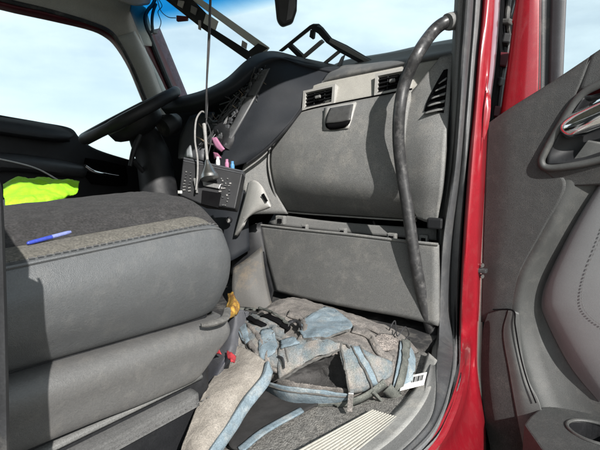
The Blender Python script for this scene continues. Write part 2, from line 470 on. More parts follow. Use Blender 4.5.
# window frame (dark) over the driver's window, then the liner over it
b = NB()
add_sheet(b, [[at(u, v, Y=y) for u, v, y in r] for r in (
    ((-60, -24, .99), (0, -4, .99), (50, 8, .99), (90, 20, .99), (112, 29, .99), (122, 40, .99), (133, 62, .99), (143, 88, .99), (152, 112, .99)),
    ((-60, -14, .97), (0, 4, .97), (50, 15, .97), (90, 26, .97), (108, 33, .97), (118, 44, .97), (131, 66, .97), (142, 92, .97), (150, 114, .97)),
    ((-60, -8, 1.02), (0, 10, 1.02), (50, 21, 1.02), (88, 30, 1.02), (104, 37, 1.02), (115, 47, 1.02), (128, 68, 1.02), (139, 94, 1.02), (148, 116, 1.02)))], 12, 26)
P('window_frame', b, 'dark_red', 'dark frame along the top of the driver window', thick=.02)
b = NB(); add_tube(b, [at(u, v, Y=.965) for u, v in ((-60, -21), (0, -1), (50, 11), (90, 23), (110, 32), (119, 43), (131, 65), (142, 91), (151, 114))], .011, 8, 40)
P('window_seal', b, 'rubber')
b = NB()
add_sheet(b, [[at(u, v, Y=y) for u, v, y in r] for r in (
    ((-60, -20, .985), (0, 0, .985), (50, 12, .985), (92, 22, .985), (110, 31, .985), (124, 43, .975), (152, 46, .955)),
    ((-60, -50, .95), (0, -22, .95), (50, -8, .95), (92, 4, .95), (114, 12, .95), (132, 20, .95), (151, 28, .95)),
    ((-60, -90, .80), (0, -60, .80), (50, -45, .80), (92, -30, .80), (114, -14, .84), (132, -2, .88), (146, 8, .92)))], 16, 26)
P('side_liner', b, 'headliner', 'pale grey liner curving from the roof to the driver pillar', thick=.02)
b = NB()
add_sheet(b, [[at(u, v, Y=y) for u, v, y in r] for r in (
    ((113, 39, .985), (123, 35, .955), (135, 31, .95)), ((130, 66, .99), (139, 60, .955), (149, 56, .95)), ((143, 98, .99), (153, 92, .955), (165, 88, .95)), ((150, 125, .99), (162, 122, .955), (178, 120, .95)))], 14, 10)
P('pillar_trim', b, 'pillar_grey', 'pale grey trim on the driver side windscreen pillar', thick=.02)
b = NB()
add_sheet(b, [[at(u, v, Y=y) for u, v, y in r] for r in (((132, 30, .975), (152, 30, .985)), ((150, 60, .975), (166, 60, .985)), ((168, 98, .975), (182, 98, .985)), ((182, 125, .975), (194, 125, .985)))], 10, 4)
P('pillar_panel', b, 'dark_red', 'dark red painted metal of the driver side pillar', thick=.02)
b = NB(); add_tube(b, [at(u, v, Y=.965) for u, v in ((148, 32), (160, 62), (172, 90), (186, 120))], .016, 8, 14)
P('pillar_seal', b, 'rubber')
b = NB()
add_sheet(b, [[at(u, v, Y=y) for u, v, y in r] for r in (((150, 30, .985), (156, 29, .99), (160, 28, 1.0)), ((165, 66, .985), (170, 64, .99), (174, 62, 1.0)), ((180, 100, .985), (184, 98, .99), (188, 96, 1.0)), ((190, 125, .985), (195, 124, .99), (199, 122, 1.0)))], 12, 6)
P('windscreen_edge', b, 'purple_edge', 'mauve grey strip along the driver side windscreen edge', thick=.01)

# --- driver seat (mostly hidden by the passenger seat)
def seat(name, y0, label, xf, dz):
    e = NB()
    zt = lambda x: 1.636 + dz + .055 * (x - .2)
    zb = lambda x: 1.480 + dz - .05 * (x - .2)
    secs = [(-.42, 0, 0), (0.0, 0, 0), (.25, 0, 0), (.42, 0, 0), (.53, -.001, .0), (.575, -.006, .002), (.602, -.022, .008), (.616, -.05, .022), (.618, -.075, .04)]
    prof = [(.07, 0.0, 1), (.034, .010, 1), (.012, .034, 1), (-.010, .42, 0), (-.018, .68, 0), (-.010, -.028, 2), (.0, -.010, 2), (.010, -.002, 2), (.03, .002, 2), (.07, .006, 2), (.09, -.01, 2), (.12, -.02, 2), (.25, -.02, 2), (.38, -.02, 2), (.44, 0, 2), (.49, -.004, 2), (.505, -.02, 2), (.515, -.06, 2), (.48, 0.0, 1)]
    def row(x, dt, db, inset):
        r = []
        for y, z, k in prof:
            t, bb = zt(x) + dt, zb(x) + db
            zz = bb + z if k == 1 else (t + z if k == 2 else bb + (t - bb) * z)
            yy = y + (inset if y < .25 else -inset)
            r.append(V((x + xf, y0 + yy, zz)))
        return r
    rows = [row(x, dt, db, i) for (x, dt, db), i in zip(secs, (0, 0, 0, 0, .001, .005, .016, .04, .07))]
    add_sheet(e, rows, 50, 70, flip=False)
    return e, zt, row, rows
bmS, ztS, rowS, rowsS = seat('s', -.848, '', 0, 0)
S = P('passenger_seat_cushion', bmS, 'leather', 'grey leather passenger seat cushion with cloth centre')
def strip_pts(ya, yb, hs, x0=-.42, x1=.60, n=30, m_=8, drop=.03):
    rows = []
    for i in range(n):
        x = x0 + (x1 - x0) * i / (n - 1)
        f = max(0, (x - (x1 - .07)) / .07)
        r = []
        for j in range(m_):
            t = j / (m_ - 1)
            k = t * (len(hs) - 1); q = min(int(k), len(hs) - 2)
            h = hs[q] + (hs[q + 1] - hs[q]) * (k - q)
            r.append(V((x, ya + (yb - ya) * t + f * f * .012, ztS(x) + h - drop * f ** 3)))
        rows.append(r)
    return rows
b = NB(); add_sheet(b, strip_pts(-.838, -.797, [.0, .006, .009, .010]), 60, 10)
P('cloth_border', b, 'cloth_strip', 'beige woven strip along the seat edge', parent=S, thick=.004)
b = NB(); add_sheet(b, strip_pts(-.803, -.40, [-.01, .024, .035, .040, .043, .044, .043, .040, .032, .01, -.02], x1=.655, drop=.07), 60, 40, wob=.0015, ws=30)
P('cloth_insert', b, 'cloth_insert', 'dark grey woven seat centre', parent=S, thick=.006)
b = NB()
for i in range(74):
    x = -.2 + .79 * i / 73
    p = V((x, -.8435, ztS(x) - .0015 + .001)); f = max(0, (x - .53) / .07)
    p.z -= .03 * f ** 3; p.y += .012 * f * f
    add_tube(b, [p + V((-.0036, 0, .0004)), p + V((.0036, 0, .0004))], .0009, 5)
P('stitching', b, 'thread', parent=S)
b = NB(); add_tube(b, [V((-.4 + i * .1, -.8465, ztS(-.4 + i * .1) - .006)) for i in range(10)] + [V((.575, -.842, ztS(.575) - .014)), V((.60, -.832, ztS(.6) - .032))], .0028, 6, 50)
P('piping', b, 'leather', parent=S)
# seat base: upholstered valance, riser, slide rails and carpeted foot
b = NB()
rows = []
for x, k in ((-.42, 0), (0, 0), (.3, 0), (.48, 0), (.58, .001), (.605, .008), (.614, .03)):
    zb = 1.480 - .05 * (x - .2)
    rows.append([V((x, -.80 + k, zb + .006)), V((x, -.832 + k, zb + .002)), V((x, -.848 + k, zb - .012)), V((x - .005 * (x > .4), -.851 + k, zb - .03)), V((x - .03 * (x > .4), -.845 + k, zb - .055)), V((x - .065 * (x > .4), -.838 + k, zb - .088)), V((x - .08 * (x > .4), -.825 + k, zb - .099)), V((x - .085 * (x > .4), -.79 + k, zb - .101))])
add_sheet(b, rows, 50, 30)
SB = P('seat_base', b, 'leather_base', 'grey upholstered seat base under the passenger cushion', thick=.01)
b = NB(); add_box(b, (.08, -.59, 1.36), (1.0, .44, .27)); P('riser', b, 'black_plastic', parent=SB, smooth=False, bevel=.01)
b = NB(); add_tube(b, [V((.525, -.850, 1.474)), V((.54, -.858, 1.474)), V((.575, -.858, 1.474)), V((.61, -.83, 1.478))], [.006, .009, .009, .007], 8, 16, flat=.6)
P('cushion_edging', b, 'bag_pipe', parent=SB)
b = NB(); add_sheet(b, [[V((x, y, z)) for x in (-.42, 0, .3, .55)] for y, z in ((-.78, 1.366), (-.818, 1.364), (-.822, 1.356))], 8, 14)
P('slide_rail', b, 'trim_grey', parent=SB, thick=.006)
b = NB(); add_sheet(b, [[V((x, y - .03 * max(0, .25 - x), z)) for x in (-.42, 0, .2, .40, .53)] for y, z in ((-.78, 1.343), (-.820, 1.341), (-.831, 1.338), (-.834, 1.314), (-.80, 1.312))], 17, 40, lin=True)
SK = P('floor_skirt', b, 'skirt_grey', 'grey stitched skirt at the foot of the seat', parent=SB, thick=.006)
b = NB()
for i in range(60):
    x = -.2 + .76 * i / 60
    add_tube(b, [V((x, -.8352 - .03 * max(0, .25 - x), 1.322)), V((x + .006, -.8352 - .03 * max(0, .25 - x), 1.322))], .001, 5)
P('skirt_stitching', b, 'thread', parent=SB)
b = NB(); add_box(b, (.10, -.80, 1.575), (.03, .02, .05)); 
P('belt_buckle', b, 'white_plastic', parent=SB, smooth=False, bevel=.006)
# backrest, behind the picture's left edge
b = NB(); add_sheet(b, [[V((x, y, z)) for y in (-.84, -.80, -.6, -.4, -.36)] for x, z in ((-.20, 1.60), (-.17, 1.75), (-.24, 2.1), (-.30, 2.35), (-.36, 2.42))], 18, 18)
P('seat_backrest', b, 'leather', thick=.12)
bmD, _, _, _ = seat('d', .16, '', .17, -.005)
DS = P('driver_seat_cushion', bmD, 'driver_grey', 'dark driver seat behind the passenger seat')
b = NB(); add_sheet(b, [[V((x, y, z)) for y in (.18, .22, .42, .6, .64)] for x, z in ((-.12, 1.66), (-.09, 1.8), (-.16, 2.1), (-.22, 2.35), (-.28, 2.42))], 18, 18)
P('driver_backrest', b, 'driver_grey', thick=.12)
b = NB(); add_box(b, (.22, .42, 1.39), (.5, .4, .30)); P('driver_seat_riser', b, 'black_plastic', smooth=False, bevel=.02)

# --- steering wheel and column
C = V((1.25, .42, 2.0)); nW = V((-.47, .165, .84)).normalized()
a1 = nW.cross(V((0, 1, 0))).normalized(); a2 = nW.cross(a1)
b = NB()
seg = 56; rings = []
for i in range(seg):
    t = 2 * math.pi * i / seg
    dr = a1 * math.cos(t) + a2 * math.sin(t)
    rr = .021 + .003 * (abs(math.sin(t)) > .55)
    rings.append([b.verts.new(C + dr * (.232 + rr * math.cos(2 * math.pi * s / 12)) + nW * rr * 1.05 * math.sin(2 * math.pi * s / 12)) for s in range(12)])
for i in range(seg):
    A, B = rings[i], rings[(i + 1) % seg]
    for s in range(12): b.faces.new([A[s], B[s], B[(s + 1) % 12], A[(s + 1) % 12]])
SW = P('steering_wheel', b, 'black_plastic', 'black four spoke steering wheel seen nearly edge on')
b = NB(); add_tube(b, [C - nW * .10, C - nW * .075, C - nW * .02, C + nW * .012, C + nW * .02], [.06, .12, .135, .115, .07], 28, 12); P('hub', b, 'black_plastic', parent=SW)
for t in (35, 145, 215, 325):
    dr = a1 * math.cos(R(t)) + a2 * math.sin(R(t)); sd = nW.cross(dr)
    b = NB(); add_box(b, C + dr * .165 - nW * .012, (.13, .075, .034), (dr, sd, nW)); P('spoke', b, 'driver_grey', parent=SW, smooth=False, bevel=.006)
b = NB(); add_tube(b, [C + a1 * .14 + a2 * .06 + nW * .004, C + a1 * .0 + a2 * .14 + nW * .004, C - a1 * .12 + a2 * .07 + nW * .004], .006, 6, 14); P('spoke_trim', b, 'chrome', parent=SW)
b = NB(); add_tube(b, [at(138, 124, Y=.44), at(146, 140, Y=.42), at(154, 160, Y=.36), at(160, 200, Y=.30), at(166, 250, Y=.25)], [.062, .075, .08, .085, .09], 20, 24)
P('steering_column', b, 'black_plastic', 'black steering column shroud')
for pts, r, mt in ((((163, 128), (172, 123), (177, 118)), [.045, .05, .03], 'rubber'), (((140, 135), (134, 150), (130, 166)), [.014, .012, .009], 'black_plastic'), (((148, 176), (140, 168), (133, 160)), [.012, .010, .012], 'black_plastic')):
    b = NB(); add_tube(b, [at(u, v, Y=.33) for u, v in pts], r, 12, 12); P('column_stalk', b, mt)

# ------------------------------------------------------------------ dashboard
b = NB(); add_box(b, (1.82, 0, 1.6), (.30, 1.98, .82)); P('dash_filler', b, 'dark_cavity', smooth=False)  # near-black block added behind the dash against light leaks
# profile of the passenger side: X of each level
def rows_at(spec): return [[at(u, v, X=x) for u, v, x in r] for r in spec]
b = NB()
add_sheet(b, rows_at((
    ((322, 71, 1.95), (345, 60, 1.95), (390, 52, 1.95), (430, 43, 1.95), (470, 36, 1.95)),
    ((330, 71, 1.70), (350, 65.5, 1.70), (390, 59, 1.70), (430, 51.5, 1.70), (462, 46, 1.70)),
    ((326, 75, 1.62), (345, 68.5, 1.60), (388, 61, 1.585), (428, 54, 1.57), (458, 49, 1.56)),
    ((322, 81, 1.575), (342, 74, 1.55), (385, 66, 1.54), (425, 58, 1.53), (455, 53, 1.52)),
    ((322, 85, 1.58), (340, 80, 1.555), (382, 71, 1.545), (422, 63, 1.54), (453, 59, 1.53)))), 26, 26)
dash = P('dash_top', b, 'dash_top', 'grey grained top roll of the passenger dashboard', thick=.02)
b = NB()
fx = lambda v: 0
add_sheet(b, rows_at((
    ((300, 92, 1.60), (318, 84, 1.575), (340, 79, 1.552), (382, 70.5, 1.542), (424, 62, 1.537), (446, 58, 1.53)),
    ((298, 100, 1.58), (316, 92, 1.555), (338, 88, 1.53), (380, 80, 1.52), (420, 72, 1.515), (440, 68, 1.51)),
    ((296, 116, 1.545), (312, 109, 1.515), (334, 104, 1.49), (378, 96, 1.48), (416, 89, 1.475), (434, 86, 1.47)))), 12, 30)
P('vent_fascia', b, 'dash_light', 'pale beige strip holding the dashboard air vents', thick=.02)
# glove box lid: a barrel
gb = (
    ((297, 113, 1.520), (314, 108.5, 1.492), (336, 104, 1.470), (378, 96, 1.460), (412, 89.5, 1.455)),
    ((283, 126, 1.475), (304, 121, 1.445), (332, 117, 1.425), (374, 111, 1.418), (408, 106, 1.414)),
    ((273, 142, 1.445), (296, 140, 1.412), (328, 139, 1.394), (372, 138, 1.388), (404, 137, 1.386)),
    ((270, 160, 1.430), (294, 161, 1.400), (326, 163, 1.383), (372, 166, 1.378), (404, 168, 1.378)),
    ((272, 178, 1.432), (296, 182, 1.402), (328, 185, 1.386), (374, 190, 1.382), (408, 193, 1.382)),
    ((277, 196, 1.460), (300, 200, 1.440), (332, 203, 1.427), (378, 207, 1.421), (413, 209, 1.421)),
    ((284, 211, 1.500), (306, 213, 1.485), (336, 215, 1.475), (382, 218, 1.470), (417, 220, 1.470)))
b = NB(); add_sheet(b, rows_at(gb), 44, 44)
GBX = P('glove_box_lid', b, 'dash_grey', 'grey grained barrel shaped glove box lid with dusty marks', thick=.02)
edge = [r[0] for r in rows_at(gb)]
b = NB(); add_tube(b, [p + V((-.004, .004, 0)) for p in edge], .004, 6, 40); P('lid_edge', b, 'trim_grey', parent=GBX)
b = NB(); add_tube(b, [p + V((-.004, 0, -.003)) for p in rows_at(gb)[-1]], .003, 6, 40); P('lid_lip', b, 'bright_grey', parent=GBX)
b = NB(); add_tube(b, [p + V((-.001, 0, .002)) for p in rows_at(gb)[0]], .0026, 6, 40); P('lid_seam', b, 'dark_cavity', parent=GBX)
b = NB(); add_tube(b, [p + V((-.003, .010, 0)) for p in edge], .0024, 6, 40); P('lid_seam', b, 'dark_cavity', parent=GBX)
# latch: recessed cup with a flap
def gp(u, v, X): return at(u, v, X=X)
b = NB(); add_sheet(b, [[gp(324, 108, 1.450), gp(340, 104.5, 1.447), gp(356, 102, 1.445)], [gp(323, 120, 1.418), gp(338, 118, 1.412), gp(352, 116, 1.41)], [gp(323, 130, 1.402), gp(336, 129, 1.396), gp(348, 128, 1.394)]], 8, 8)
LT = P('latch_bezel', b, 'bright_grey', parent=GBX, thick=.01)
b = NB(); add_sheet(b, [[gp(325, 122, 1.400), gp(337, 121, 1.394), gp(350, 119, 1.392)], [gp(326, 127, 1.394), gp(337, 126, 1.388), gp(348, 124, 1.387)], [gp(330, 130, 1.40), gp(337, 129.5, 1.395), gp(344, 128, 1.394)]], 8, 8)
b2 = b
P('latch_cup', b2, 'dark_cavity', parent=GBX, thick=.006)
b = NB(); add_sheet(b, [[gp(330, 108, 1.440), gp(341, 106, 1.438), gp(353, 104, 1.436)], [gp(327, 115, 1.415), gp(338, 114, 1.411), gp(351, 112, 1.409)], [gp(325, 123, 1.395), gp(337, 122, 1.389), gp(350, 119.5, 1.388)]], 10, 10)
P('latch_flap', b, 'latch_grey', parent=GBX, thick=.006)
# round air vents in the fascia
def vent(cs, nslat, label):
    """cs = four corners TL TR BR BL as (u,v,X)"""
    tl, tr, br, bl = [at(u, v, X=x) for u, v, x in cs]
    n = (tr - tl).cross(bl - tl).normalized()
    if n.dot(CAM - tl) < 0: n = -n
    q = lambda s, t, o=0: (tl.lerp(tr, s)).lerp(bl.lerp(br, s), t) + n * o
    b = NB()
    for s0, s1, t0, t1 in ((-.09, 1.09, -.16, 0), (-.09, 1.09, 1, 1.14), (-.09, 0, 0, 1), (1, 1.09, 0, 1)):
        add_prism(b, [q(s0, t0, .010), q(s1, t0, .010), q(s1, t1, .010), q(s0, t1, .010)], -n * .03)
    vn = P('air_vent', b, 'bright_grey', label, smooth=False)
    b = NB(); add_prism(b, [q(0, 0, -.002), q(1, 0, -.002), q(1, 1, -.002), q(0, 1, -.002)], -n * .01); P('vent_back', b, 'dark_cavity', parent=vn, smooth=False)
    for i in range(nslat):
        t = (i + .6) / (nslat + .2)
        b = NB(); add_prism(b, [q(.02, t, .004), q(.98, t, .004), q(.98, t + .07, .008), q(.02, t + .07, .008)], -n * .003); P('slat', b, 'black_plastic', parent=vn, smooth=False)
    for s in (.3, .68):
        b = NB(); add_prism(b, [q(s, .03, .003), q(s + .03, .03, .003), q(s + .03, .97, .003), q(s, .97, .003)], -n * .002); P('fin', b, 'black_plastic', parent=vn, smooth=False)
    b = NB(); add_prism(b, [q(.42, .42, .016), q(.60, .40, .016), q(.60, .58, .016), q(.42, .60, .016)], -n * .008); P('thumb_tab', b, 'trim_grey', parent=vn, smooth=False, bevel=.002)
vent(((307, 94, 1.545), (334, 88, 1.522), (333, 103, 1.495), (306, 109, 1.515)), 4, 'air vent with black slats above the left of the glove box')
vent(((379, 77.5, 1.515), (410, 71.5, 1.51), (408, 88, 1.475), (378, 94.5, 1.48)), 4, 'air vent with black slats behind the grab handle')
# end panel of the dash by the door, with a side demister louvre
ep = (((440, 57, -.952), (450, 54, -.968), (453, 53, -.985)), ((423, 78, -.94), (440, 76, -.965), (451, 75, -.985)), ((403, 105, -.925), (430, 104, -.955), (449, 104, -.985)), ((396, 140, -.925), (424, 142, -.955), (445, 145, -.985)),
      ((398, 175, -.928), (424, 178, -.955), (442, 182, -.985)), ((405, 200, -.935), (424, 203, -.955), (439, 206, -.985)), ((418, 219, -.945), (426, 222, -.965), (437, 224, -.985)))
def epat(u, v): return at(u, v, X=1.362 + .0012 * max(0, 150 - v) + .0008 * max(0, v - 185) + .0012 * max(0, 425 - u))
b = NB(); add_sheet(b, [[epat(u, v) for u, v, y in r] for r in ep], 36, 14)
EP = P('dash_end_panel', b, 'dash_grey', 'grey grained end of the dashboard beside the door', thick=.02)
b = NB(); add_sheet(b, [[epat(u, v) + V((-.003, 0, 0)) for u, v in r] for r in (((444, 70), (448, 69)), ((436, 84), (447, 84)), ((428, 100), (445.5, 100)), ((424.5, 111), (444, 113)))], 14, 6)
P('louvre_recess', b, 'dark_cavity', parent=EP, thick=.004)
for i in range(5):
    v0 = 79 + i * 7.4
    ur = 447 - i * .5; ul = 440.5 - i * 3.6
    b = NB(); add_sheet(b, [[epat(ul, v0 + 3.2) + V((-.004, 0, 0)), epat((ul + ur) / 2, v0 + .6) + V((-.004, 0, 0)), epat(ur, v0 - 1.6) + V((-.004, 0, 0))], [epat(ul - .5, v0 + 5.2) + V((-.016, 0, 0)), epat((ul + ur) / 2, v0 + 2.8) + V((-.018, 0, 0)), epat(ur, v0 + .8) + V((-.014, 0, 0))]], 4, 8)
    P('louvre_slat', b, 'dash_grey', parent=EP, thick=.004)
# underside coloured as gap shade, brackets and the dropped knee panel below the glove box
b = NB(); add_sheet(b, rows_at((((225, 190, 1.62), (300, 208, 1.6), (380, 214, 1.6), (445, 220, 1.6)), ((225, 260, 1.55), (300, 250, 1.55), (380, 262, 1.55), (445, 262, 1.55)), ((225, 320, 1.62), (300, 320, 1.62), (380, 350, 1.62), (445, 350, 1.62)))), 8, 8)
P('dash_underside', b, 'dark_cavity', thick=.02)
b = NB()
add_sheet(b, rows_at((
    ((256, 225, 1.40), (300, 230, 1.375), (350, 235, 1.365), (400, 241, 1.365), (438, 245, 1.365)),
    ((261, 247, 1.39), (302, 252, 1.367), (350, 257, 1.358), (400, 263, 1.358), (438, 268, 1.358)),
    ((268, 272, 1.38), (304, 276, 1.358), (350, 283, 1.350), (400, 290, 1.350), (438, 297, 1.350)),
    ((274, 291, 1.375), (306, 299, 1.355), (350, 308, 1.345), (400, 317, 1.345), (438, 326, 1.345)))), 20, 24)
KP = P('knee_panel', b, 'knee_grey', 'loose grey knee panel hanging below the glove box', thick=.022)
b = NB(); add_tube(b, rows_at((((256, 224.5, 1.40), (300, 229.5, 1.375), (350, 234.5, 1.365), (400, 240.5, 1.365), (438, 244.5, 1.365)),))[0], .005, 8, 30)
P('panel_rim', b, 'dash_grey', parent=KP)
b = NB(); add_sheet(b, rows_at((((274, 214, 1.50), (340, 222, 1.48), (436, 229, 1.47)), ((268, 224, 1.48), (340, 232, 1.47), (436, 240, 1.46)))), 5, 20)
P('support_rail', b, 'trim_grey', thick=.01)
for u, v, wd, hh in ((281, 220, .045, .036), (305, 227, .026, .022), (343, 231, .030, .024), (392, 236.5, .034, .024), (424, 239, .030, .030)):
    c = at(u, v, X=1.435)
    b = NB(); add_box(b, c, (.02, wd, hh)); k = P('clip_bracket', b, 'dash_grey', smooth=False, bevel=.004)
    b = NB(); add_box(b, c + V((-.008, -.002, -.002)), (.012, wd * .45, hh * .45)); P('clip_slot', b, 'dark_cavity', parent=k, smooth=False)
# grab handle on the pillar
b = NB()
hp = [at(454, 21, Y=-.985), at(444, 23, Y=-.965), at(432, 33, Y=-.935), at(417, 55, Y=-.915), at(405, 82, Y=-.878), at(399.5, 110, Y=-.868), at(398.5, 140, Y=-.864), at(401.5, 170, Y=-.872), at(407, 205, Y=-.892), at(412, 240, Y=-.912), at(417, 270, Y=-.93), at(423, 300, Y=-.948), at(430, 325, Y=-.97), at(437, 346, Y=-.985)]
add_tube(b, hp, .0190, 18, 110)
GH = P('grab_handle', b, 'handle_black', 'long worn black grab handle curving beside the windscreen pillar')
b = NB(); add_tube(b, [at(447, 22, Y=-.975), at(450, 21.5, Y=-.98), at(457, 20.5, Y=-.99)], [.024, .026, .026], 14, 8)
P('handle_mount', b, 'trim_grey', parent=GH)
b = NB(); add_tube(b, [at(433, 336, Y=-.965), at(440, 352, Y=-.985)], .026, 14); P('handle_foot', b, 'trim_grey', parent=GH)
b = NB(); add_box(b, at(437, 223, Y=-.97), (.05, .05, .035)); P('pillar_bracket', b, 'black_plastic', smooth=False, bevel=.006)

# --- dark centre cowl over the instruments
b = NB()
add_sheet(b, [
    [at(158, 101, X=1.42), at(166, 99.5, X=1.42), at(200, 91, X=1.46), at(225, 79, X=1.50), at(244, 62, X=1.55), at(258, 53.5, X=1.60), at(275, 51, X=1.66), at(300, 57, X=1.72), at(342, 66, X=1.80)],
    [at(160, 103, X=1.33), at(166, 102, X=1.33), at(200, 94, X=1.36), at(226, 82, X=1.40), at(245, 66, X=1.46), at(259, 56, X=1.54), at(276, 53.5, X=1.60), at(302, 60, X=1.66), at(344, 68.5, X=1.72)],
    [at(161, 108, X=1.30), at(167, 108, X=1.30), at(200, 101, X=1.33), at(229, 88, X=1.37), at(249, 72, X=1.43), at(263, 60.5, X=1.50), at(280, 57.5, X=1.56), at(306, 65, X=1.62), at(344, 72, X=1.68)],
    [at(164, 112, X=1.33), at(169, 114, X=1.33), at(201, 109, X=1.36), at(233, 94, X=1.40), at(253, 78, X=1.46), at(267, 65, X=1.52), at(284, 62, X=1.58), at(308, 70, X=1.63), at(342, 77, X=1.68)]], 24, 60)
HD = P('instrument_hood', b, 'dash_dark', 'dark curved hood over the stripped instrument panel', thick=.015)
b = NB()
add_sheet(b, [
    [at(262, 57, X=1.53), at(285, 57, X=1.59), at(306, 62, X=1.64), at(340, 70, X=1.70)],
    [at(261, 80, X=1.46), at(280, 80, X=1.50), at(300, 84, X=1.55), at(322, 86, X=1.60)],
    [at(250, 102, X=1.41), at(268, 103, X=1.44), at(288, 105, X=1.49), at(303, 106, X=1.53)],
    [at(237, 128, X=1.35), at(254, 129, X=1.37), at(272, 128, X=1.41), at(288, 125, X=1.45)],
    [at(222, 154, X=1.31), at(236, 154, X=1.33), at(251, 151, X=1.36), at(268, 146, X=1.40)],
    [at(212, 166, X=1.29), at(224, 168, X=1.30), at(236, 166, X=1.33), at(247, 163, X=1.36)]], 40, 24)
CW = P('centre_cowl', b, 'dash_dark', 'smooth dark slate side of the centre stack', thick=.02)
b = NB(); add_tube(b, [at(u, v, X=x) for u, v, x in ((341, 75, 1.65), (322, 87, 1.59), (304, 107, 1.52), (289, 126, 1.44), (269, 147, 1.39), (247, 164, 1.345))], .006, 6, 40)
P('cowl_edge', b, 'black_plastic', parent=CW)
b = NB()
add_sheet(b, [[at(u, v, X=x) for u, v, x in r] for r in (((270, 68, 1.485), (266, 69, 1.475), (261, 70, 1.475)), ((258, 92, 1.43), (252, 93, 1.42), (247, 93, 1.42)), ((243, 120, 1.365), (238, 120, 1.355), (234, 120, 1.36)), ((228, 146, 1.315), (223, 146, 1.305), (218, 145, 1.31)))], 30, 6)
P('scalloped_edge', b, 'seal_mid', 'ribbed grey fixing edge of the removed instrument panel', parent=CW, thick=.008)
rt = random.Random(11)
for i in range(26):
    t = (i + rt.uniform(-.3, .3)) / 25
    c = at(260 - 44 * t + rt.uniform(-1.2, 1), 71 + 75 * t, X=1.470 - .165 * t + rt.uniform(-.006, .006))
    a_ = rt.uniform(-.5, .5); ax = (V((1, 0, 0)), V((0, math.cos(a_), math.sin(a_))), V((0, -math.sin(a_), math.cos(a_))))
    b = NB(); add_box(b, c, (.010, rt.uniform(.008, .022), rt.uniform(.010, .026)), ax); P('edge_tab', b, rt.choice(['driver_grey', 'black_plastic', 'seal_mid']), parent=CW, smooth=False, bevel=.003)
# lighter lower side of the centre stack, beside the glove box
b = NB()
add_sheet(b, [
    [at(290, 122, X=1.50), at(298, 114, X=1.53), at(303, 108, X=1.56)],
    [at(266, 146, X=1.43), at(276, 142, X=1.455), at(284, 134, X=1.48)],
    [at(244, 164, X=1.38), at(262, 165, X=1.42), at(273, 165, X=1.445)],
    [at(243, 190, X=1.38), at(262, 190, X=1.42), at(276, 190, X=1.455)],
    [at(246, 215, X=1.40), at(266, 214, X=1.44), at(288, 214, X=1.485)]], 24, 14)
P('stack_side', b, 'dash_grey', 'grey lower side of the centre stack beside the glove box', thick=.015)
# cavity where the instruments were
b = NB(); add_sheet(b, [[at(150, 118, X=1.62), at(200, 105, X=1.64), at(240, 88, X=1.68), at(272, 60, X=1.72)], [at(150, 160, X=1.56), at(190, 150, X=1.58), at(225, 130, X=1.62), at(268, 100, X=1.66)], [at(150, 250, X=1.50), at(190, 240, X=1.50), at(230, 230, X=1.5), at(262, 220, X=1.55)]], 12, 12)
CV = P('instrument_cavity', b, 'dark_cavity', 'open dark cavity full of wiring where the instruments were', thick=.02)
rnd = random.Random(3)
for i in range(150):
    t = rnd.random()
    u0 = 214 + 46 * t + rnd.uniform(-9, 4); v0 = 141 - 62 * t + rnd.uniform(-2, 10)
    X0 = 1.36 + .12 * t + rnd.uniform(-.02, .03)
    p = at(u0, v0, X=X0); pts = [p]
    d = V((rnd.uniform(-.3, .3), rnd.uniform(-1, 1), rnd.uniform(-.8, .8))).normalized()
    for k in range(3):
        d = (d + V((rnd.uniform(-.4, .4), rnd.uniform(-.7, .7), rnd.uniform(-.7, .7)))).normalized()
        q_ = pts[-1] + d * rnd.uniform(.015, .035); pts.append(q_)
    b = NB(); add_tube(b, pts, rnd.uniform(.0012, .0030), 5, 14)
    P('wire', b, rnd.choice(['wire_dark', 'wire_dark', 'wire_dark', 'wire_tan', 'driver_grey', 'black_plastic', 'seal_mid']), parent=CV)
for i in range(34):
    o0, o1 = rnd.uniform(-14, 1), rnd.uniform(-20, 2)
    pts = [at(262 + o0 * .4, 74 + abs(o0) * .5, X=1.50), at(247 + o0, 98 + rnd.uniform(-3, 9), X=1.425 + rnd.uniform(-.02, .03)), at(232 + (o0 + o1) / 2, 120 + rnd.uniform(-4, 8), X=1.375 + rnd.uniform(-.02, .03)), at(219 + o1, 144 + rnd.uniform(-5, 8), X=1.34 + rnd.uniform(-.02, .03))]
    b = NB(); add_tube(b, pts, rnd.uniform(.0014, .0036), 5, 22)
    P('loom_wire', b, rnd.choice(['wire_dark', 'wire_dark', 'black_plastic', 'seal_mid', 'driver_grey', 'wire_dark']), parent=CV)
for i in range(26):
    t = rnd.random()
    c = at(212 + 46 * t + rnd.uniform(-8, 3), 142 - 62 * t + rnd.uniform(-2, 10), X=1.41 + .12 * t)
    a = rnd.uniform(0, 3); ax = (V((math.cos(a), math.sin(a), 0)), V((-math.sin(a), math.cos(a), .2)).normalized(), V((0, 0, 1)))
    b = NB(); add_box(b, c, (rnd.uniform(.015, .04), rnd.uniform(.02, .05), rnd.uniform(.012, .035)), ax)
    P('connector', b, rnd.choice(['black_plastic', 'black_plastic', 'black_plastic', 'driver_grey', 'trim_grey']), parent=CV, smooth=False, bevel=.003)
b = NB(); add_tube(b, [at(212, 128, X=1.38), at(222, 130, X=1.38), at(232, 138, X=1.36), at(226, 150, X=1.33)], [.03, .042, .04, .03], 16, 20); P('cable_sleeve', b, 'black_plastic', parent=CV)
b = NB(); add_sheet(b, [[at(211, 138, X=1.30), at(216, 137, X=1.30)], [at(215, 147, X=1.29), at(221, 145, X=1.29)], [at(221, 152, X=1.29), at(224, 149, X=1.29)]], 8, 4); P('pink_loom_tape', b, 'pink', parent=CV, thick=.006)
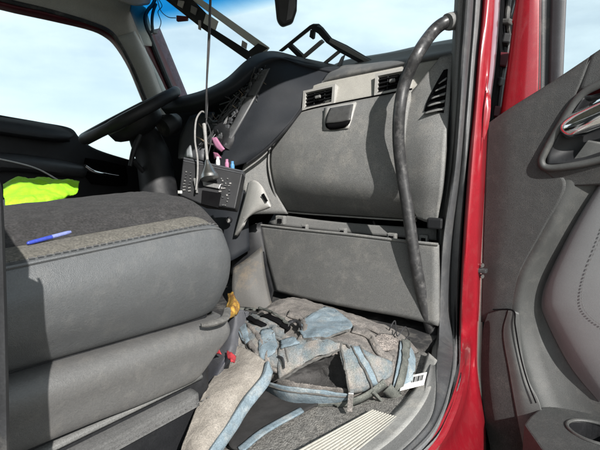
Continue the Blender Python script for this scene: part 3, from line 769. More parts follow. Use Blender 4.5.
b = NB(); add_sheet(b, [[at(213, 152, X=1.29), at(217, 153, X=1.29)], [at(214, 159, X=1.29), at(221, 158, X=1.29)]], 4, 4); P('pink_loom_tape', b, 'pink_dark', parent=CV, thick=.005)
# pale shroud panel right of the column
b = NB(); add_sheet(b, [[at(190, 116, X=1.42), at(204, 112, X=1.43), at(214, 112, X=1.44)], [at(180, 136, X=1.36), at(194, 134, X=1.37), at(206, 132, X=1.38)], [at(178, 158, X=1.30), at(190, 158, X=1.31), at(203, 160, X=1.32)]], 10, 8)
P('column_side_panel', b, 'driver_grey', thick=.01)
b = NB(); add_sheet(b, [[at(186, 150, X=1.29), at(190, 145, X=1.29)], [at(184, 157, X=1.28), at(192, 157, X=1.28)]], 4, 4); P('column_clip', b, 'column_pale', thick=.006)
# lower console under the hanging module
b = NB()
add_sheet(b, [[at(188, 196, X=1.30), at(215, 200, X=1.30), at(243, 190, X=1.33)], [at(190, 225, X=1.28), at(220, 226, X=1.27), at(248, 222, X=1.33)], [at(196, 262, X=1.25), at(226, 262, X=1.25), at(250, 250, X=1.33)]], 12, 12)
CN = P('lower_console', b, 'dash_dark', 'dark lower console with a round knob', thick=.02)
kc = at(229, 220, X=1.262)
b = NB(); add_tube(b, [kc, kc + V((-.006, -.004, 0)), kc + V((-.012, -.008, 0))], [.014, .014, .011], 16, 4); P('knob', b, 'black_plastic', parent=CN)
b = NB(); add_tube(b, [kc + V((-.008, -.005, 0)), kc + V((-.0135, -.009, 0))], .0075, 16); P('knob_cap', b, 'trim_grey', parent=CN)
b = NB()
add_sheet(b, [[at(248, 183, X=1.30), at(254, 180, X=1.29), at(262, 186, X=1.285), at(270, 200, X=1.30)], [at(244, 200, X=1.285), at(251, 196, X=1.27), at(261, 197, X=1.265), at(271, 206, X=1.28)], [at(238, 221, X=1.27), at(245, 215, X=1.255), at(254, 209, X=1.255), at(267, 209, X=1.28)], [at(234, 236, X=1.265), at(239, 229, X=1.255), at(245, 221, X=1.255), at(252, 214, X=1.28)]], 20, 16)
LV = P('console_corner_trim', b, 'bright_grey', 'bright grey curved corner trim with a small slot', thick=.014)
b = NB(); add_prism(b, [at(261, 195, X=1.258), at(263, 193.5, X=1.258), at(267, 201, X=1.262), at(265.5, 202, X=1.262)], V((.006, 0, 0))); P('trim_slot', b, 'dark_cavity', parent=LV, smooth=False)
b = NB()
add_sheet(b, [[at(232, 238, X=1.34), at(250, 226, X=1.36), at(262, 222, X=1.40)], [at(232, 262, X=1.33), at(250, 256, X=1.35), at(268, 256, X=1.39)], [at(230, 275, X=1.32), at(248, 270, X=1.34), at(275, 285, X=1.38)]], 8, 8)
P('footwell_panel', b, 'black_plastic', thick=.01)
b = NB()
add_sheet(b, [[at(233, 268, X=1.24), at(246, 259, X=1.28), at(262, 246, X=1.34)], [at(232, 285, X=1.20), at(250, 280, X=1.24), at(266, 276, X=1.30)], [at(232, 308, X=1.18), at(252, 308, X=1.22), at(274, 312, X=1.27)], [at(226, 330, X=1.18), at(250, 330, X=1.22), at(280, 330, X=1.27)]], 16, 12)
P('tunnel_side', b, 'tunnel_grey', 'grey side of the centre tunnel with tan scuffs', thick=.012)
b = NB(); add_prism(b, [at(257, 255, X=1.36), at(263, 252, X=1.36), at(273, 292, X=1.30), at(270, 306, X=1.28), at(262, 292, X=1.30)], V((.02, .01, 0))); P('panel_strut', b, 'black_plastic', smooth=False, bevel=.003)

# ------------------------------------------------------------------ passenger door opening: pillar, seal, painted jamb, sill
ys = (-190, -10, 60, 110, 170, 240, 300, 335, 365, 392, 415, 435, 460)
cols_px = {
    'in':  (463, 455, 451, 449, 445, 437, 434, 433, 430, 424, 412, 396, 368),
    'a':   (473, 465, 460, 457, 452, 442, 439, 438, 437, 437, 433, 419, 392),
    'b':   (483, 475, 470, 466, 461, 453, 451, 453, 453, 448, 440, 428, 402),
    'c':   (492, 484, 478, 474, 469, 464, 461, 460, 459, 453, 444, 433, 408),
    'd':   (500, 492, 487, 483, 478, 474, 474, 472, 470, 467, 462, 456, 440),
    'e':   (509, 501, 496, 490, 487, 484, 483, 482, 481, 483, 485, 486, 486)}
cols_px['g'] = cols_px['c']
SILLZ = {'g': 1.246, 'in': 1.272, 'a': 1.276, 'b': 1.270, 'c': 1.250}
JAMBY = (0, -.005, -.02, -.04, -.06, -.08)
def colpts(k, Y, du=0):
    out = []
    for i, (u, v) in enumerate(zip(cols_px[k], ys)):
        if i < 8: out.append(at(u + du, v, Y=Y + (0, 0, 0, 0, .012, .032, .036, .016)[i] * {'c': .5, 'd': 0, 'e': 0, 'g': 0}.get(k, 1)))
        elif k in SILLZ: out.append(at(u + du, v, Z=SILLZ[k] - (.10 * max(0, -1.03 - Y) if k == 'c' else 0)))
        else: out.append(at(u + du, v, Y=Y + JAMBY[i - 7]))
    return out
def strip(name, cs, mt, label=None, n=70, m_=8, th=.012):
    b = NB(); cl = [colpts(*c) for c in cs]
    add_sheet(b, [[c[i] for c in cl] for i in range(len(ys))], n, m_)
    return P(name, b, mt, label, thick=th)
strip('pillar_inner_trim', (('in', -.955), ('in', -1.0, 3), ('a', -1.02)), 'trim_grey', 'grey inner trim of the passenger pillar')
SL = strip('door_seal', (('a', -1.018, -1), ('a', -1.036, 2), ('b', -1.044, -3), ('b', -1.034)), 'seal_mid', 'dark rubber door seal round the door opening')
strip('seal_lip', (('b', -1.034, -1), ('b', -1.046, 2), ('c', -1.048, -3), ('c', -1.034)), 'seal_light', 'light grey lip of the door seal')
strip('seal_gap', (('c', -1.05, -2), ('c', -1.04, 2)), 'dark_cavity', m_=3)
JB = strip('painted_jamb', (('g', -1.050, -1), ('g', -1.064, 3), ('d', -1.076), ('e', -1.082, -5), ('e', -1.07, 0)), 'red_paint', 'glossy red painted door jamb', m_=14, th=.02)
strip('jamb_gap_shade', (('e', -1.06, -3), ('e', -1.02, 20)), 'dark_cavity', m_=3)  # near-black sheet standing in for the shade in the hinge gap
# sill: carpet edge and tread plate
def fl(u, v, z=1.235): return at(u, v, Z=z)
b = NB(); add_sheet(b, [[fl(330, 470, 1.262), fl(385, 425, 1.264), fl(420, 390, 1.262), fl(431, 360, 1.262)], [fl(270, 470, 1.252), fl(340, 425, 1.254), fl(400, 385, 1.252), fl(424, 352, 1.248)], [fl(180, 470, 1.240), fl(270, 415, 1.240), fl(350, 372, 1.238), fl(400, 345, 1.236)]], 16, 24, wob=.0015, ws=40)
P('sill_carpet', b, 'carpet', 'dusty grey carpet inside the door sill', parent=floor, thick=.01)
b = NB(); add_sheet(b, [[fl(352, 470, 1.272), fl(402, 430, 1.274), fl(428, 395, 1.274), fl(437, 360, 1.274)], [fl(326, 470, 1.267), fl(380, 425, 1.268), fl(414, 388, 1.268), fl(428, 352, 1.266)]], 5, 24)
P('sill_plate', b, 'sill_grey', 'grey dusty door sill plate', thick=.008)
z = 1.268
c0, c1, c2, c3 = fl(286, 457, z), fl(372, 410, z), fl(400, 418, z), fl(345, 462, z)
b = NB(); add_prism(b, [c0, c1, c2, c3], V((0, 0, -.008))); TP = P('tread_plate', b, 'tread', 'cream ribbed tread plate on the sill', smooth=False, bevel=.002)
for i in range(11):
    s = (i + .22) / 11; s2 = (i + .78) / 11
    b = NB(); add_prism(b, [c0.lerp(c3, s) + V((0, 0, .0022)), c1.lerp(c2, s) + V((0, 0, .0022)), c1.lerp(c2, s2) + V((0, 0, .0022)), c0.lerp(c3, s2) + V((0, 0, .0022))], V((0, 0, -.004))); P('tread_rib', b, 'tread', parent=TP, smooth=False, bevel=.0008)
# check strap bolts on the jamb, hinge details in the gap
for v in (265, 276):
    c = at(481, v, Y=-1.085)
    b = NB(); add_tube(b, [c, c + V((-.004, -.006, 0))], .007, 10); k = P('jamb_screw', b, 'steel')
b = NB(); add_box(b, at(482, 270.5, Y=-1.09), (.025, .03, .014)); P('check_strap', b, 'rubber', smooth=False, bevel=.003)
for u, v, sx_, sy_, sz_, a_, mt in ((509, 8, .05, .03, .05, .2, 'black_plastic'), (505, 22, .03, .05, .02, -.2, 'rubber'), (506, 40, .06, .03, .035, .3, 'black_plastic'), (503, 60, .03, .04, .05, .1, 'dark_red'), (500, 82, .05, .03, .03, -.3, 'black_plastic'), (497, 112, .03, .03, .04, .2, 'dark_red'), (494, 150, .03, .03, .05, .1, 'rubber'), (492, 186, .03, .03, .03, .3, 'black_plastic')):
    ax = (V((math.cos(a_), math.sin(a_), 0)), V((-math.sin(a_), math.cos(a_), .2)).normalized(), V((.1, -.2, 1)).normalized())
    b = NB(); add_box(b, at(u, v, Y=-1.055), (sx_, sy_, sz_), ax); P('hinge_piece', b, mt, smooth=False, bevel=.006)
b = NB(); add_tube(b, [at(u, v, Y=-1.06) for u, v in ((511, -12), (507, 20), (509, 45), (503, 75), (499, 105), (496, 140), (492, 180), (490, 230))], .009, 8, 50); P('gap_seal', b, 'rubber')
# ------------------------------------------------------------------ the open passenger door (hinged at the pillar, swung out and seen from inside)
HG = V((1.585, -1.098, 0)); de = V((-.10, -.995, 0)).normalized(); dn = V((de.y, -de.x, 0))
if dn.dot(CAM - HG) < 0: dn = -dn
def dp(u, v, o=0): return at(u, v, pl=(HG + dn * o, dn))
def dsheet(name, rows, mt, label=None, parent=None, nu=20, nv=20, th=.012, up=0, **k):
    b = NB(); add_sheet(b, [[dp(q[0], q[1], q[2] + up) for q in r] for r in rows], nu, nv, **k)
    return P(name, b, mt, label, parent=parent, thick=th)
# painted door shell: outer skin up to the window line and the window post
b = NB()
zs0 = .62
hb = HG - dn * .07
def dw(s, z, o=0): return HG + de * s + V((0, 0, z)) + dn * o
add_prism(b, [dw(0.0, .66, -.02), dw(1.12, .66, -.02), dw(1.12, 2.05, -.02), dw(.35, 2.06, -.02), dw(.0, 1.86, -.02)], -dn * .06)
DR = P('passenger_door', b, 'red_paint', 'open passenger door swung wide with grey inner panel', smooth=False, bevel=.015)
dsheet('window_post', (((517, -12, .0), (520, -12, .022), (531, -12, .026), (541, -12, .012)), ((508, 60, .0), (512, 60, .022), (527, 60, .026), (540.5, 60, .012)), ((499, 122, .0), (503, 122, .022), (521, 122, .026), (540, 122, .012))), 'red_paint', 'glossy red front post of the door window', DR, 14, 12, th=.03)
dsheet('window_channel', (((540, -12, .015), (545, -12, .0), (557, -12, -.002)), ((539.5, 60, .015), (544, 60, .0), (554, 60, -.002)), ((538, 112, .015), (543, 112, .0), (553, 112, -.002))), 'rubber', None, DR, 12, 8, th=.02)
dsheet('glass_run', (((551, -12, .004), (560, -12, .010), (567, -12, .004)), ((549, 60, .004), (558, 60, .010), (564, 60, .004)), ((548, 112, .004), (556, 112, .010), (562, 112, .004))), 'driver_grey', 'blue grey glass channel of the door window', DR, 12, 8, th=.012)
b = NB(); add_prism(b, [dp(563, -40, -.01), dp(760, -160, -.01), dp(760, 20, -.01), dp(560, 110, -.01)], -dn * .005)
P('door_glass', b, 'glass_side', parent=DR, smooth=False)
b = NB()
add_prism(b, [dw(.02, 2.20, .01), dw(.08, 2.20, .01), dw(.16, 2.64, .01), dw(1.02, 2.64, .01), dw(1.04, 1.98, .01), dw(1.11, 1.98, .01), dw(1.09, 2.71, .01), dw(.10, 2.71, .01)], -dn * .05)
P('window_frame', b, 'red_paint', parent=DR, smooth=False, bevel=.01)
b = NB(); add_prism(b, [dw(.43, .74, .05), dw(1.09, .74, .05), dw(1.09, 2.03, .05), dw(.43, 2.03, .05)], -dn * .06)
P('rear_trim', b, 'door_dark', parent=DR, smooth=False, bevel=.02)
# inner panels
b = NB(); add_prism(b, [dw(.02, .72, -.012), dw(1.10, .72, -.012), dw(1.10, 1.98, -.012), dw(.35, 1.98, -.012), dw(.04, 1.80, -.012)], -dn * .012)
P('inner_board', b, 'door_dark', parent=DR, smooth=False)
dsheet('upper_trim', (
    ((487, 124, .040), (510, 108, .052), (550, 83, .056), (592, 55, .06)),
    ((487, 130, .050), (510, 116, .064), (550, 98, .066), (577, 92, .068)),
    ((486, 150, .050), (508, 143, .066), (535, 135, .068), (558, 126, .068)),
    ((485, 172, .050), (505, 170, .066), (524, 168, .068), (542, 160, .068)),
    ((484.5, 192, .050), (505, 190, .066), (530, 188, .068), (566, 184, .068)),
    ((483, 230, .050), (502, 230, .066), (520, 230, .068), (543, 230, .068)),
    ((482, 275, .050), (495, 275, .064), (506, 275, .067), (519, 275, .067)),
    ((481, 322, .045), (492, 322, .060), (502, 320, .064), (511, 318, .064))), 'door_dark', 'dark grained upper door trim', DR, 56, 30)
dsheet('sill_trim', (((590, 56, .06), (620, 36, .06), (660, 10, .06)), ((576, 93, .068), (612, 78, .068), (660, 46, .068))), 'door_dark', None, DR, 8, 10)
dsheet('lower_channel', (
    ((588, 140, .060), (600, 142, .055), (620, 145, .040), (640, 150, .012), (670, 160, .01)),
    ((560, 180, .066), (572, 184, .064), (590, 190, .040), (612, 196, .012), (650, 200, .01)),
    ((540, 228, .066), (551, 231, .066), (563, 236, .040), (582, 244, .010), (650, 250, .01)),
    ((516, 273, .066), (526, 276, .066), (540, 282, .036), (560, 292, .008), (650, 300, .01)),
    ((508, 312, .063), (519, 316, .064), (535, 322, .034), (560, 330, .008), (650, 340, .01)),
    ((513, 352, .066), (525, 355, .064), (543, 358, .034), (575, 364, .010), (650, 380, .01)),
    ((526, 400, .076), (539, 400, .070), (558, 398, .040), (590, 400, .02), (650, 410, .02)),
    ((536, 425, .076), (550, 425, .070), (570, 420, .040), (600, 420, .02), (650, 430, .02))), 'door_mid', 'dusty grey channel between the door trim and leather pad', DR, 140, 70)
dsheet('pad', (
    ((603, 176, .02), (612, 168, .05), (640, 150, .055), (680, 130, .055)),
    ((572, 226, .02), (582, 222, .06), (620, 210, .072), (680, 190, .07)),
    ((548, 276, .02), (558, 273, .062), (600, 266, .078), (680, 250, .075)),
    ((541, 300, .02), (553, 300, .062), (600, 300, .078), (680, 300, .075)),
    ((546, 320, .02), (558, 318, .06), (605, 325, .075), (680, 335, .07)),
    ((570, 366, .02), (580, 358, .055), (620, 365, .065), (680, 370, .06)),
    ((599, 402, .02), (608, 396, .04), (640, 396, .045), (680, 396, .04))), 'pad_leather', 'light grey leather pad of the door', DR, 120, 80)
b = NB(); sp = [dp(u, v, .0785) for u, v in ((606, 226), (596, 248), (586, 272), (582, 290), (583, 306), (592, 318), (606, 328))]
pp = spl(sp, 60)
for i in range(0, 59, 2): add_tube(b, [pp[i], pp[i + 1]], .0010, 5)
P('pad_stitching', b, 'thread', parent=DR)
# chrome handle in its dished bezel
b = NB(); add_tube(b, [dp(u, v, o) for u, v, o in ((650, 57, .072), (604, 82, .072), (579, 97, .072), (560, 125, .072), (546, 150, .074), (541.5, 162, .076), (548, 168, .076), (572, 166, .078), (600, 160, .078), (650, 146, .078))], .0105, 12, 90)
P('handle_bezel', b, 'door_mid', 'raised bezel round the chrome door handle', parent=DR)
dsheet('handle_dish', (((584, 97, .070), (600, 93, .030), (650, 72, .022)), ((564, 127, .070), (588, 122, .028), (650, 108, .020)), ((549, 152, .072), (582, 147, .036), (650, 135, .028)), ((546, 165, .074), (582, 161, .072), (650, 146, .072))), 'black_plastic', None, DR, 24, 20, th=.004)  # black colour stands in for the shade inside the dish
dsheet('bezel_foot', (((540, 166, .074), (570, 170, .076), (650, 152, .076)), ((548, 174, .070), (572, 177, .068), (650, 166, .066)), ((560, 183, .066), (578, 186, .060), (650, 182, .05))), 'door_dark', None, DR, 10, 14)
cl = [[dp(558.5, 128, .070)] * 5] + [[dp(u, v, o) for u, v, o in r] for r in (
    ((562, 120, .060), (561.5, 123, .082), (561, 128, .088), (562, 133, .082), (564, 137.5, .060)),
    ((570, 113.5, .060), (570, 117, .088), (570, 126, .098), (570, 135, .088), (571, 139, .060)),
    ((584, 106, .060), (584, 110, .092), (584, 121, .104), (584, 131, .092), (585, 135.5, .060)),
    ((604, 96, .060), (604, 101, .094), (604, 113, .106), (604, 124, .094), (604, 129, .060)),
    ((650, 74, .060), (650, 80, .094), (650, 94, .106), (650, 107, .094), (650, 113, .060)))]
b = NB(); add_sheet(b, cl, 40, 22)
P('chrome_handle', b, 'chrome', 'polished chrome inside door handle', parent=DR, thick=.006)
# speaker pod and map pocket
dsheet('speaker_grille', (((488, 312, .048), (500, 309, .062), (513, 311, .066)), ((483, 330, .046), (493, 332, .066), (507, 334, .072)), ((481, 370, .046), (492, 374, .07), (513, 372, .078)), ((483, 410, .046), (497, 416, .074), (520, 412, .084)), ((490, 446, .046), (505, 450, .076), (528, 446, .088)), ((500, 480, .046), (515, 482, .076), (538, 480, .088))), 'door_grille', 'dark perforated speaker grille at the foot of the door', DR, 90, 40, up=.022)
dsheet('speaker_surround', (((508, 310.5, .068), (513, 311, .068), (519, 313, .06)), ((503, 334, .073), (511, 335, .074), (522, 350, .062)), ((509, 372, .079), (518, 372, .080), (529, 380, .066)), ((516, 412, .085), (526, 410, .086), (540, 404, .072)), ((523, 446, .089), (534, 446, .088), (548, 440, .076)), ((530, 480, .089), (545, 480, .088), (556, 480, .078))), 'door_mid', 'smooth grey edge of the speaker grille', DR, 90, 24, th=.03, up=.022)
b = NB(); add_tube(b, [dp(*q) for q in ((493, 309.5, .083), (513, 310.5, .090), (515, 325, .098), (520, 354, .101), (527, 380, .105), (536, 403, .108))], .0022, 6, 40); P('panel_seam', b, 'dark_cavity', parent=DR)
# armrest with cup holder, jutting towards the seat
b = NB()
zt = dp(540, 408, .085).z
def ar(u, v): return at(u, v, Z=zt)
rim = [ar(u, v) for u, v in ((524, 424), (530, 416), (541, 407), (560, 404), (600, 400), (680, 396), (700, 520), (580, 520), (556, 470))]
cx = at(597, 433, Z=zt)
hole = [cx + V((.058 * math.cos(t), .072 * math.sin(t), 0)) for t in [2 * math.pi * i / 32 for i in range(32)]]
ov = [b.verts.new(p) for p in rim]; hv = [b.verts.new(p) for p in hole]
es = [b.edges.new((ov[i], ov[(i + 1) % len(ov)])) for i in range(len(ov))] + [b.edges.new((hv[i], hv[(i + 1) % 32])) for i in range(32)]
bmesh.ops.triangle_fill(b, edges=es, use_beauty=True)
for f in b.faces:
    f.normal_update()
    if f.normal.z < 0: f.normal_flip()
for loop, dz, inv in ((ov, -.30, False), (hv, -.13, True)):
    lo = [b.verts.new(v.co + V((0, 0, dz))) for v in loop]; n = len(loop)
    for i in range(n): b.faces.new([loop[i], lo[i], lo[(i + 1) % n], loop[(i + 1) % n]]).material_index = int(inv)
    if inv: b.faces.new(lo).material_index = 1  # second material puts the cup hole's shade into near-black walls
bmesh.ops.recalc_face_normals(b, faces=b.faces[:])
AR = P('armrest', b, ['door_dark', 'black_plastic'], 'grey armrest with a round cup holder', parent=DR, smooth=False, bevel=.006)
b = NB(); add_tube(b, [p + V((0, 0, .001)) for p in hole + hole[:1]], .005, 8, 66); P('cup_rim', b, 'door_mid', parent=AR) if False else P('cup_holder_rim', b, 'door_mid', parent=DR)
b = NB(); add_tube(b, [cx + V((0, 0, -.129)), cx + V((0, 0, -.126))], .05, 24); P('cup_holder_base', b, 'dark_cavity', parent=DR)  # cup floor near-black, with the hole's shade in its colour

# ------------------------------------------------------------------ loose things in the cab
from mathutils.bvhtree import BVHTree
def inpoly(u, v, poly):
    c = False; n = len(poly)
    for i in range(n):
        x1, y1 = poly[i]; x2, y2 = poly[(i + 1) % n]
        if (y1 > v) != (y2 > v) and u < (x2 - x1) * (v - y1) / (y2 - y1) + x1: c = not c
    return c
def pix(p):
    d = p - CAM; z = d.dot(DIR)
    return 300 + F * d.dot(RGT) / z, 225 - F * d.dot(UPV) / z

# --- backpack lying open on the floor
BK = thing('backpack', 'dirty taupe and pale blue backpack lying unzipped on the passenger floor', 'backpack', fl(330, 380))
def Q(name, bm, mats, label=None, parent=None, root=None, **k):
    o = obj(name, bm, mats, parent or root or BK, **k)
    if label: o['label'] = label
    return o
def fh(u, v, h): return at(u, v, Z=1.237 + h)
rows = (
    ((250, 318, .0), (268, 308, .0), (286, 301, .0), (320, 306, .0), (370, 321, .0), (400, 334, .0), (420, 352, .0)),
    ((246, 319, .08), (265, 309, .085), (284, 299, .095), (318, 305, .11), (366, 320, .105), (398, 334, .09), (415, 352, .05)),
    ((238, 330, .10), (260, 322, .115), (286, 313, .12), (320, 318, .135), (364, 331, .125), (395, 344, .105), (414, 364, .06)),
    ((236, 344, .10), (258, 338, .12), (286, 330, .125), (322, 334, .14), (360, 344, .13), (390, 356, .10), (412, 376, .05)),
    ((240, 358, .085), (260, 354, .105), (286, 350, .115), (322, 350, .125), (356, 358, .115), (384, 370, .085), (408, 386, .03)),
    ((246, 368, .06), (262, 368, .075), (286, 370, .085), (320, 370, .09), (352, 378, .08), (380, 384, .055), (404, 392, .015)),
    ((252, 377, .03), (266, 381, .035), (288, 388, .045), (318, 390, .05), (350, 394, .04), (376, 394, .025), (400, 395, .008)),
    ((258, 384, .0), (270, 391, .0), (290, 401, .004), (318, 405, .006), (348, 405, .006), (374, 401, .006), (398, 397, .003)))
b = NB(); add_sheet(b, [[fh(*q) for q in r] for r in rows], 150, 190, wob=.011, ws=13)
b.normal_update()
bvh = BVHTree.FromBMesh(b)
def hit(u, v, lift=.004):
    d = ray(u, v).normalized()
    r = bvh.ray_cast(CAM, d)
    if r[0] is None:
        for k in range(1, 12):
            for du, dv in ((k, 0), (-k, 0), (0, k), (0, -k)):
                r = bvh.ray_cast(CAM, ray(u + du, v + dv).normalized())
                if r[0] is not None:
                    t = (r[0] - CAM).length
                    return CAM + d * (t - lift)
        return at(u, v, Z=1.26)
    n = r[1] if r[1].dot(d) < 0 else -r[1]
    return r[0] - d * lift * .3 + n * lift
opening = [(281, 379), (300, 368), (322, 358), (339, 353), (343, 366), (351, 390), (334, 388), (312, 385), (296, 383)]
dead = [f for f in b.faces if inpoly(*pix(f.calc_center_median()), opening)]
bmesh.ops.delete(b, geom=dead, context='FACES')
BD = Q('body', b, 'bag_taupe', 'dusty taupe woven body of the backpack', thick=.004)
def patch(name, rows, mt, label=None, lift=.004, nu=20, nv=24, th=.003, wob=.0022, ws=30, parent=None):
    rr = [[V((u, v, 0)) for u, v in r] for r in rows]
    rr = [spl(r, nv) for r in rr]
    b = NB(); vs = []
    cols = [spl([r[j] for r in rr], nu) for j in range(nv)]
    for i in range(nu):
        row = []
        for j in range(nv):
            q = cols[j][i]; p = hit(q.x, q.y, lift)
            row.append(b.verts.new(p + (CAM - p).normalized() * noise.noise(p * ws) * wob))
        vs.append(row)
    fs = []
    for i in range(nu - 1):
        for j in range(nv - 1): fs.append(b.faces.new([vs[i][j], vs[i][j + 1], vs[i + 1][j + 1], vs[i + 1][j]]))
    f = fs[len(fs) // 2]; f.normal_update()
    if f.normal.dot(CAM - f.calc_center_median()) < 0:
        for f in fs: f.normal_flip()
    return Q(name, b, mt, label, parent=parent, thick=th, off=1)
def seam(name, px, r, mt, lift=.006, parent=None, n=40):
    q = spl([V((u, v, 0)) for u, v in px], n)
    b = NB(); add_tube(b, [hit(p.x, p.y, lift) for p in q], r, 6, n)
    return Q(name, b, mt, parent=parent)
def webbing(name, px, w, mt, label=None, lift=.008, th=.0025, n=30):
    q = spl([V((u, v, 0)) for u, v in px], n)
    rows = []
    for i, p in enumerate(q):
        t = (q[min(i + 1, n - 1)] - q[max(i - 1, 0)]); s = V((-t.y, t.x, 0)).normalized() * w / 2
        rows.append([hit(p.x - s.x, p.y - s.y, lift), hit(p.x, p.y, lift + .002), hit(p.x + s.x, p.y + s.y, lift)])
    b = NB(); vs = [[b.verts.new(x) for x in r] for r in rows]
    for a, c in zip(vs, vs[1:]):
        for j in range(2): b.faces.new([a[j], a[j + 1], c[j + 1], c[j]])
    bmesh.ops.recalc_face_normals(b, faces=b.faces[:])
    return Q(name, b, mt, label, thick=th, off=0)
# pocket lining inside the open zip: deeper than the body
b = NB()
add_sheet(b, [[hit(u, v, 0) + ray(u, v).normalized() * dd_ for u, v, dd_ in r] for r in (
    ((276, 377, .0), (304, 362, .004), (340, 349, .004)), ((284, 380, .02), (312, 370, .05), (344, 360, .02)), ((296, 384, .025), (322, 379, .055), (347, 376, .02)), ((300, 389, .004), (328, 392, .004), (354, 394, .0)))], 40, 40, wob=.011, ws=22)
Q('pocket_lining', b, 'lining_grey', 'dark inside of the open front pocket', thick=.002)
patch('blue_panel', (((305, 323), (322, 311), (334, 312)), ((299, 334), (324, 326), (351, 327)), ((308, 344), (326, 342), (348, 335))), 'bag_blue', 'light blue panel on top of the backpack', lift=.008, wob=.005, ws=38)
patch('side_panel', (((399, 343), (406, 345), (411, 352)), ((396, 362), (405, 361), (414, 366)), ((391, 386), (400, 388), (411, 385))), 'bag_blue', 'light blue side of the backpack')
me_rows = [[(384 + 13 * r_ * math.cos(t), 344.5 + 8 * r_ * math.sin(t)) for t in [math.pi * 2 * i / 16 for i in range(17)]] for r_ in (.02, .5, 1)]
patch('mesh_patch', me_rows, 'bag_mesh', 'round rough grey patch on the backpack', nu=6, nv=34, lift=.006, wob=.002, ws=200)
patch('front_flap', (((339, 345), (354, 348), (370, 356), (390, 363)), ((341, 360), (356, 366), (373, 371), (389, 374)), ((350, 391), (361, 389), (370, 384), (381, 379))), 'bag_camo', 'mottled flap right of the open zip', lift=.006)
patch('lid_band', (((280, 352), (298, 344), (320, 341), (342, 345)), ((280, 364), (299, 354), (320, 348), (341, 349)), ((281, 377), (300, 366), (321, 356), (340, 352))), 'bag_camo', 'mottled band above the open zip', lift=.008)
patch('lower_lip', (((262, 376), (284, 383), (312, 387), (352, 391)), ((262, 384), (285, 392), (312, 396), (350, 397)), ((268, 392), (290, 401), (315, 405), (346, 404))), 'bag_blue', 'pale blue lower lip of the open pocket', lift=.008, wob=.003, ws=30)
patch('flap_stripe', (((351, 349), (356, 349)), ((362, 366), (368, 367)), ((370, 383), (375, 381))), 'bag_blue', None, lift=.010, nu=16, nv=6)
patch('left_pocket', (((238, 326), (256, 320), (284, 322)), ((238, 346), (258, 340), (284, 338)), ((246, 364), (262, 364), (282, 368))), 'bag_camo', 'mottled left pocket of the backpack', lift=.006, wob=.004, ws=30)
patch('pocket_panel', (((237, 324), (248, 328)), ((240, 336), (250, 338)), ((246, 345), (252, 348))), 'bag_blue', None, lift=.010, nu=10, nv=8)
patch('pocket_panel', (((262, 334), (275, 332)), ((260, 348), (278, 344)), ((263, 360), (276, 356))), 'bag_blue', None, lift=.010, nu=10, nv=8)
patch('pocket_panel', (((283, 345), (297, 342)), ((284, 352), (299, 348))), 'bag_blue', None, lift=.012, nu=8, nv=8)
patch('gap_shade_patch', (((236, 314), (242, 311)), ((250, 324), (256, 323)), ((262, 331), (267, 329))), 'dark_cavity', None, lift=.010, nu=14, nv=5)  # raised near-black patch, painted as the shade of a gap
patch('gap_shade_patch', (((262, 320), (270, 318)), ((276, 327), (282, 325)), ((288, 336), (292, 333))), 'dark_cavity', None, lift=.010, nu=14, nv=5)  # second gap's shade, again a dark patch on the surface
for px in (((285, 366), (281, 356), (290, 347), (318, 341), (341, 345), (350, 350)), ((340, 346), (343, 362), (349, 390)), ((351, 348), (361, 366), (370, 385)), ((357, 348), (368, 366), (376, 382)), ((281, 379), (304, 366), (324, 357), (340, 352)), ((262, 379), (290, 388), (318, 391), (352, 393)), ((284, 322), (276, 335), (262, 350), (262, 366)), ((299, 335), (306, 322), (322, 311)), ((309, 344), (330, 341), (350, 334)), ((264, 349), (274, 342), (284, 346), (290, 362)), ((240, 330), (248, 345), (256, 360))):
    seam('seam_piping', px, .0024, 'bag_pipe', lift=.0105)
def fold(px, wpx, mt, lift=.012, n=36, m_=10):
    q = spl([V((u, v, 0)) for u, v in px], n); rows = []
    for i, p in enumerate(q):
        t = q[min(i + 1, n - 1)] - q[max(i - 1, 0)]; s = V((-t.y, t.x, 0)).normalized() * wpx
        r = []
        for j in range(m_):
            a = j / (m_ - 1) * 2 - 1
            e = math.sin(math.pi * i / (n - 1)) ** .5
            r.append(hit(p.x + s.x * a, p.y + s.y * a, .002 + lift * e * (1 - a * a)))
        rows.append(r)
    b = NB(); vs = [[b.verts.new(x) for x in r] for r in rows]
    for a, c in zip(vs, vs[1:]):
        for j in range(m_ - 1): b.faces.new([a[j], a[j + 1], c[j + 1], c[j]])
    bmesh.ops.recalc_face_normals(b, faces=b.faces[:])
    return Q('cloth_fold', b, mt, thick=.002, off=0)
for px, wpx, mt, lf in ((((236, 318), (252, 330), (262, 346), (264, 362)), 4, 'bag_taupe', .018), (((250, 316), (268, 326), (282, 338), (296, 342)), 4.5, 'bag_camo', .02), (((270, 346), (268, 356), (272, 366), (282, 372)), 4, 'bag_taupe', .018), (((288, 314), (300, 320), (306, 332), (300, 342)), 4, 'bag_taupe', .016),
                        (((352, 330), (368, 336), (378, 352), (392, 360)), 4, 'bag_taupe', .016), (((330, 318), (350, 324), (370, 328), (392, 340)), 3.5, 'bag_taupe', .014), (((242, 346), (248, 358), (256, 366), (268, 374)), 4, 'bag_camo', .018), (((300, 346), (318, 344), (336, 347), (348, 356)), 3, 'bag_camo', .014)):
    fold(px, wpx * .8, mt, lf * .62)
webbing('shoulder_strap', ((403, 342), (403, 356), (399, 374), (394, 390)), 7, 'bag_strap', 'grey webbing strap on the right side of the backpack', lift=.010)
webbing('lower_strap', ((312, 403), (335, 402), (355, 396), (370, 388), (382, 380)), 7, 'bag_strap', 'grey green webbing strap along the front', lift=.012)
webbing('strap_loop', ((370, 386), (378, 398), (362, 404), (350, 402)), 4, 'bag_strap', None, lift=.014)
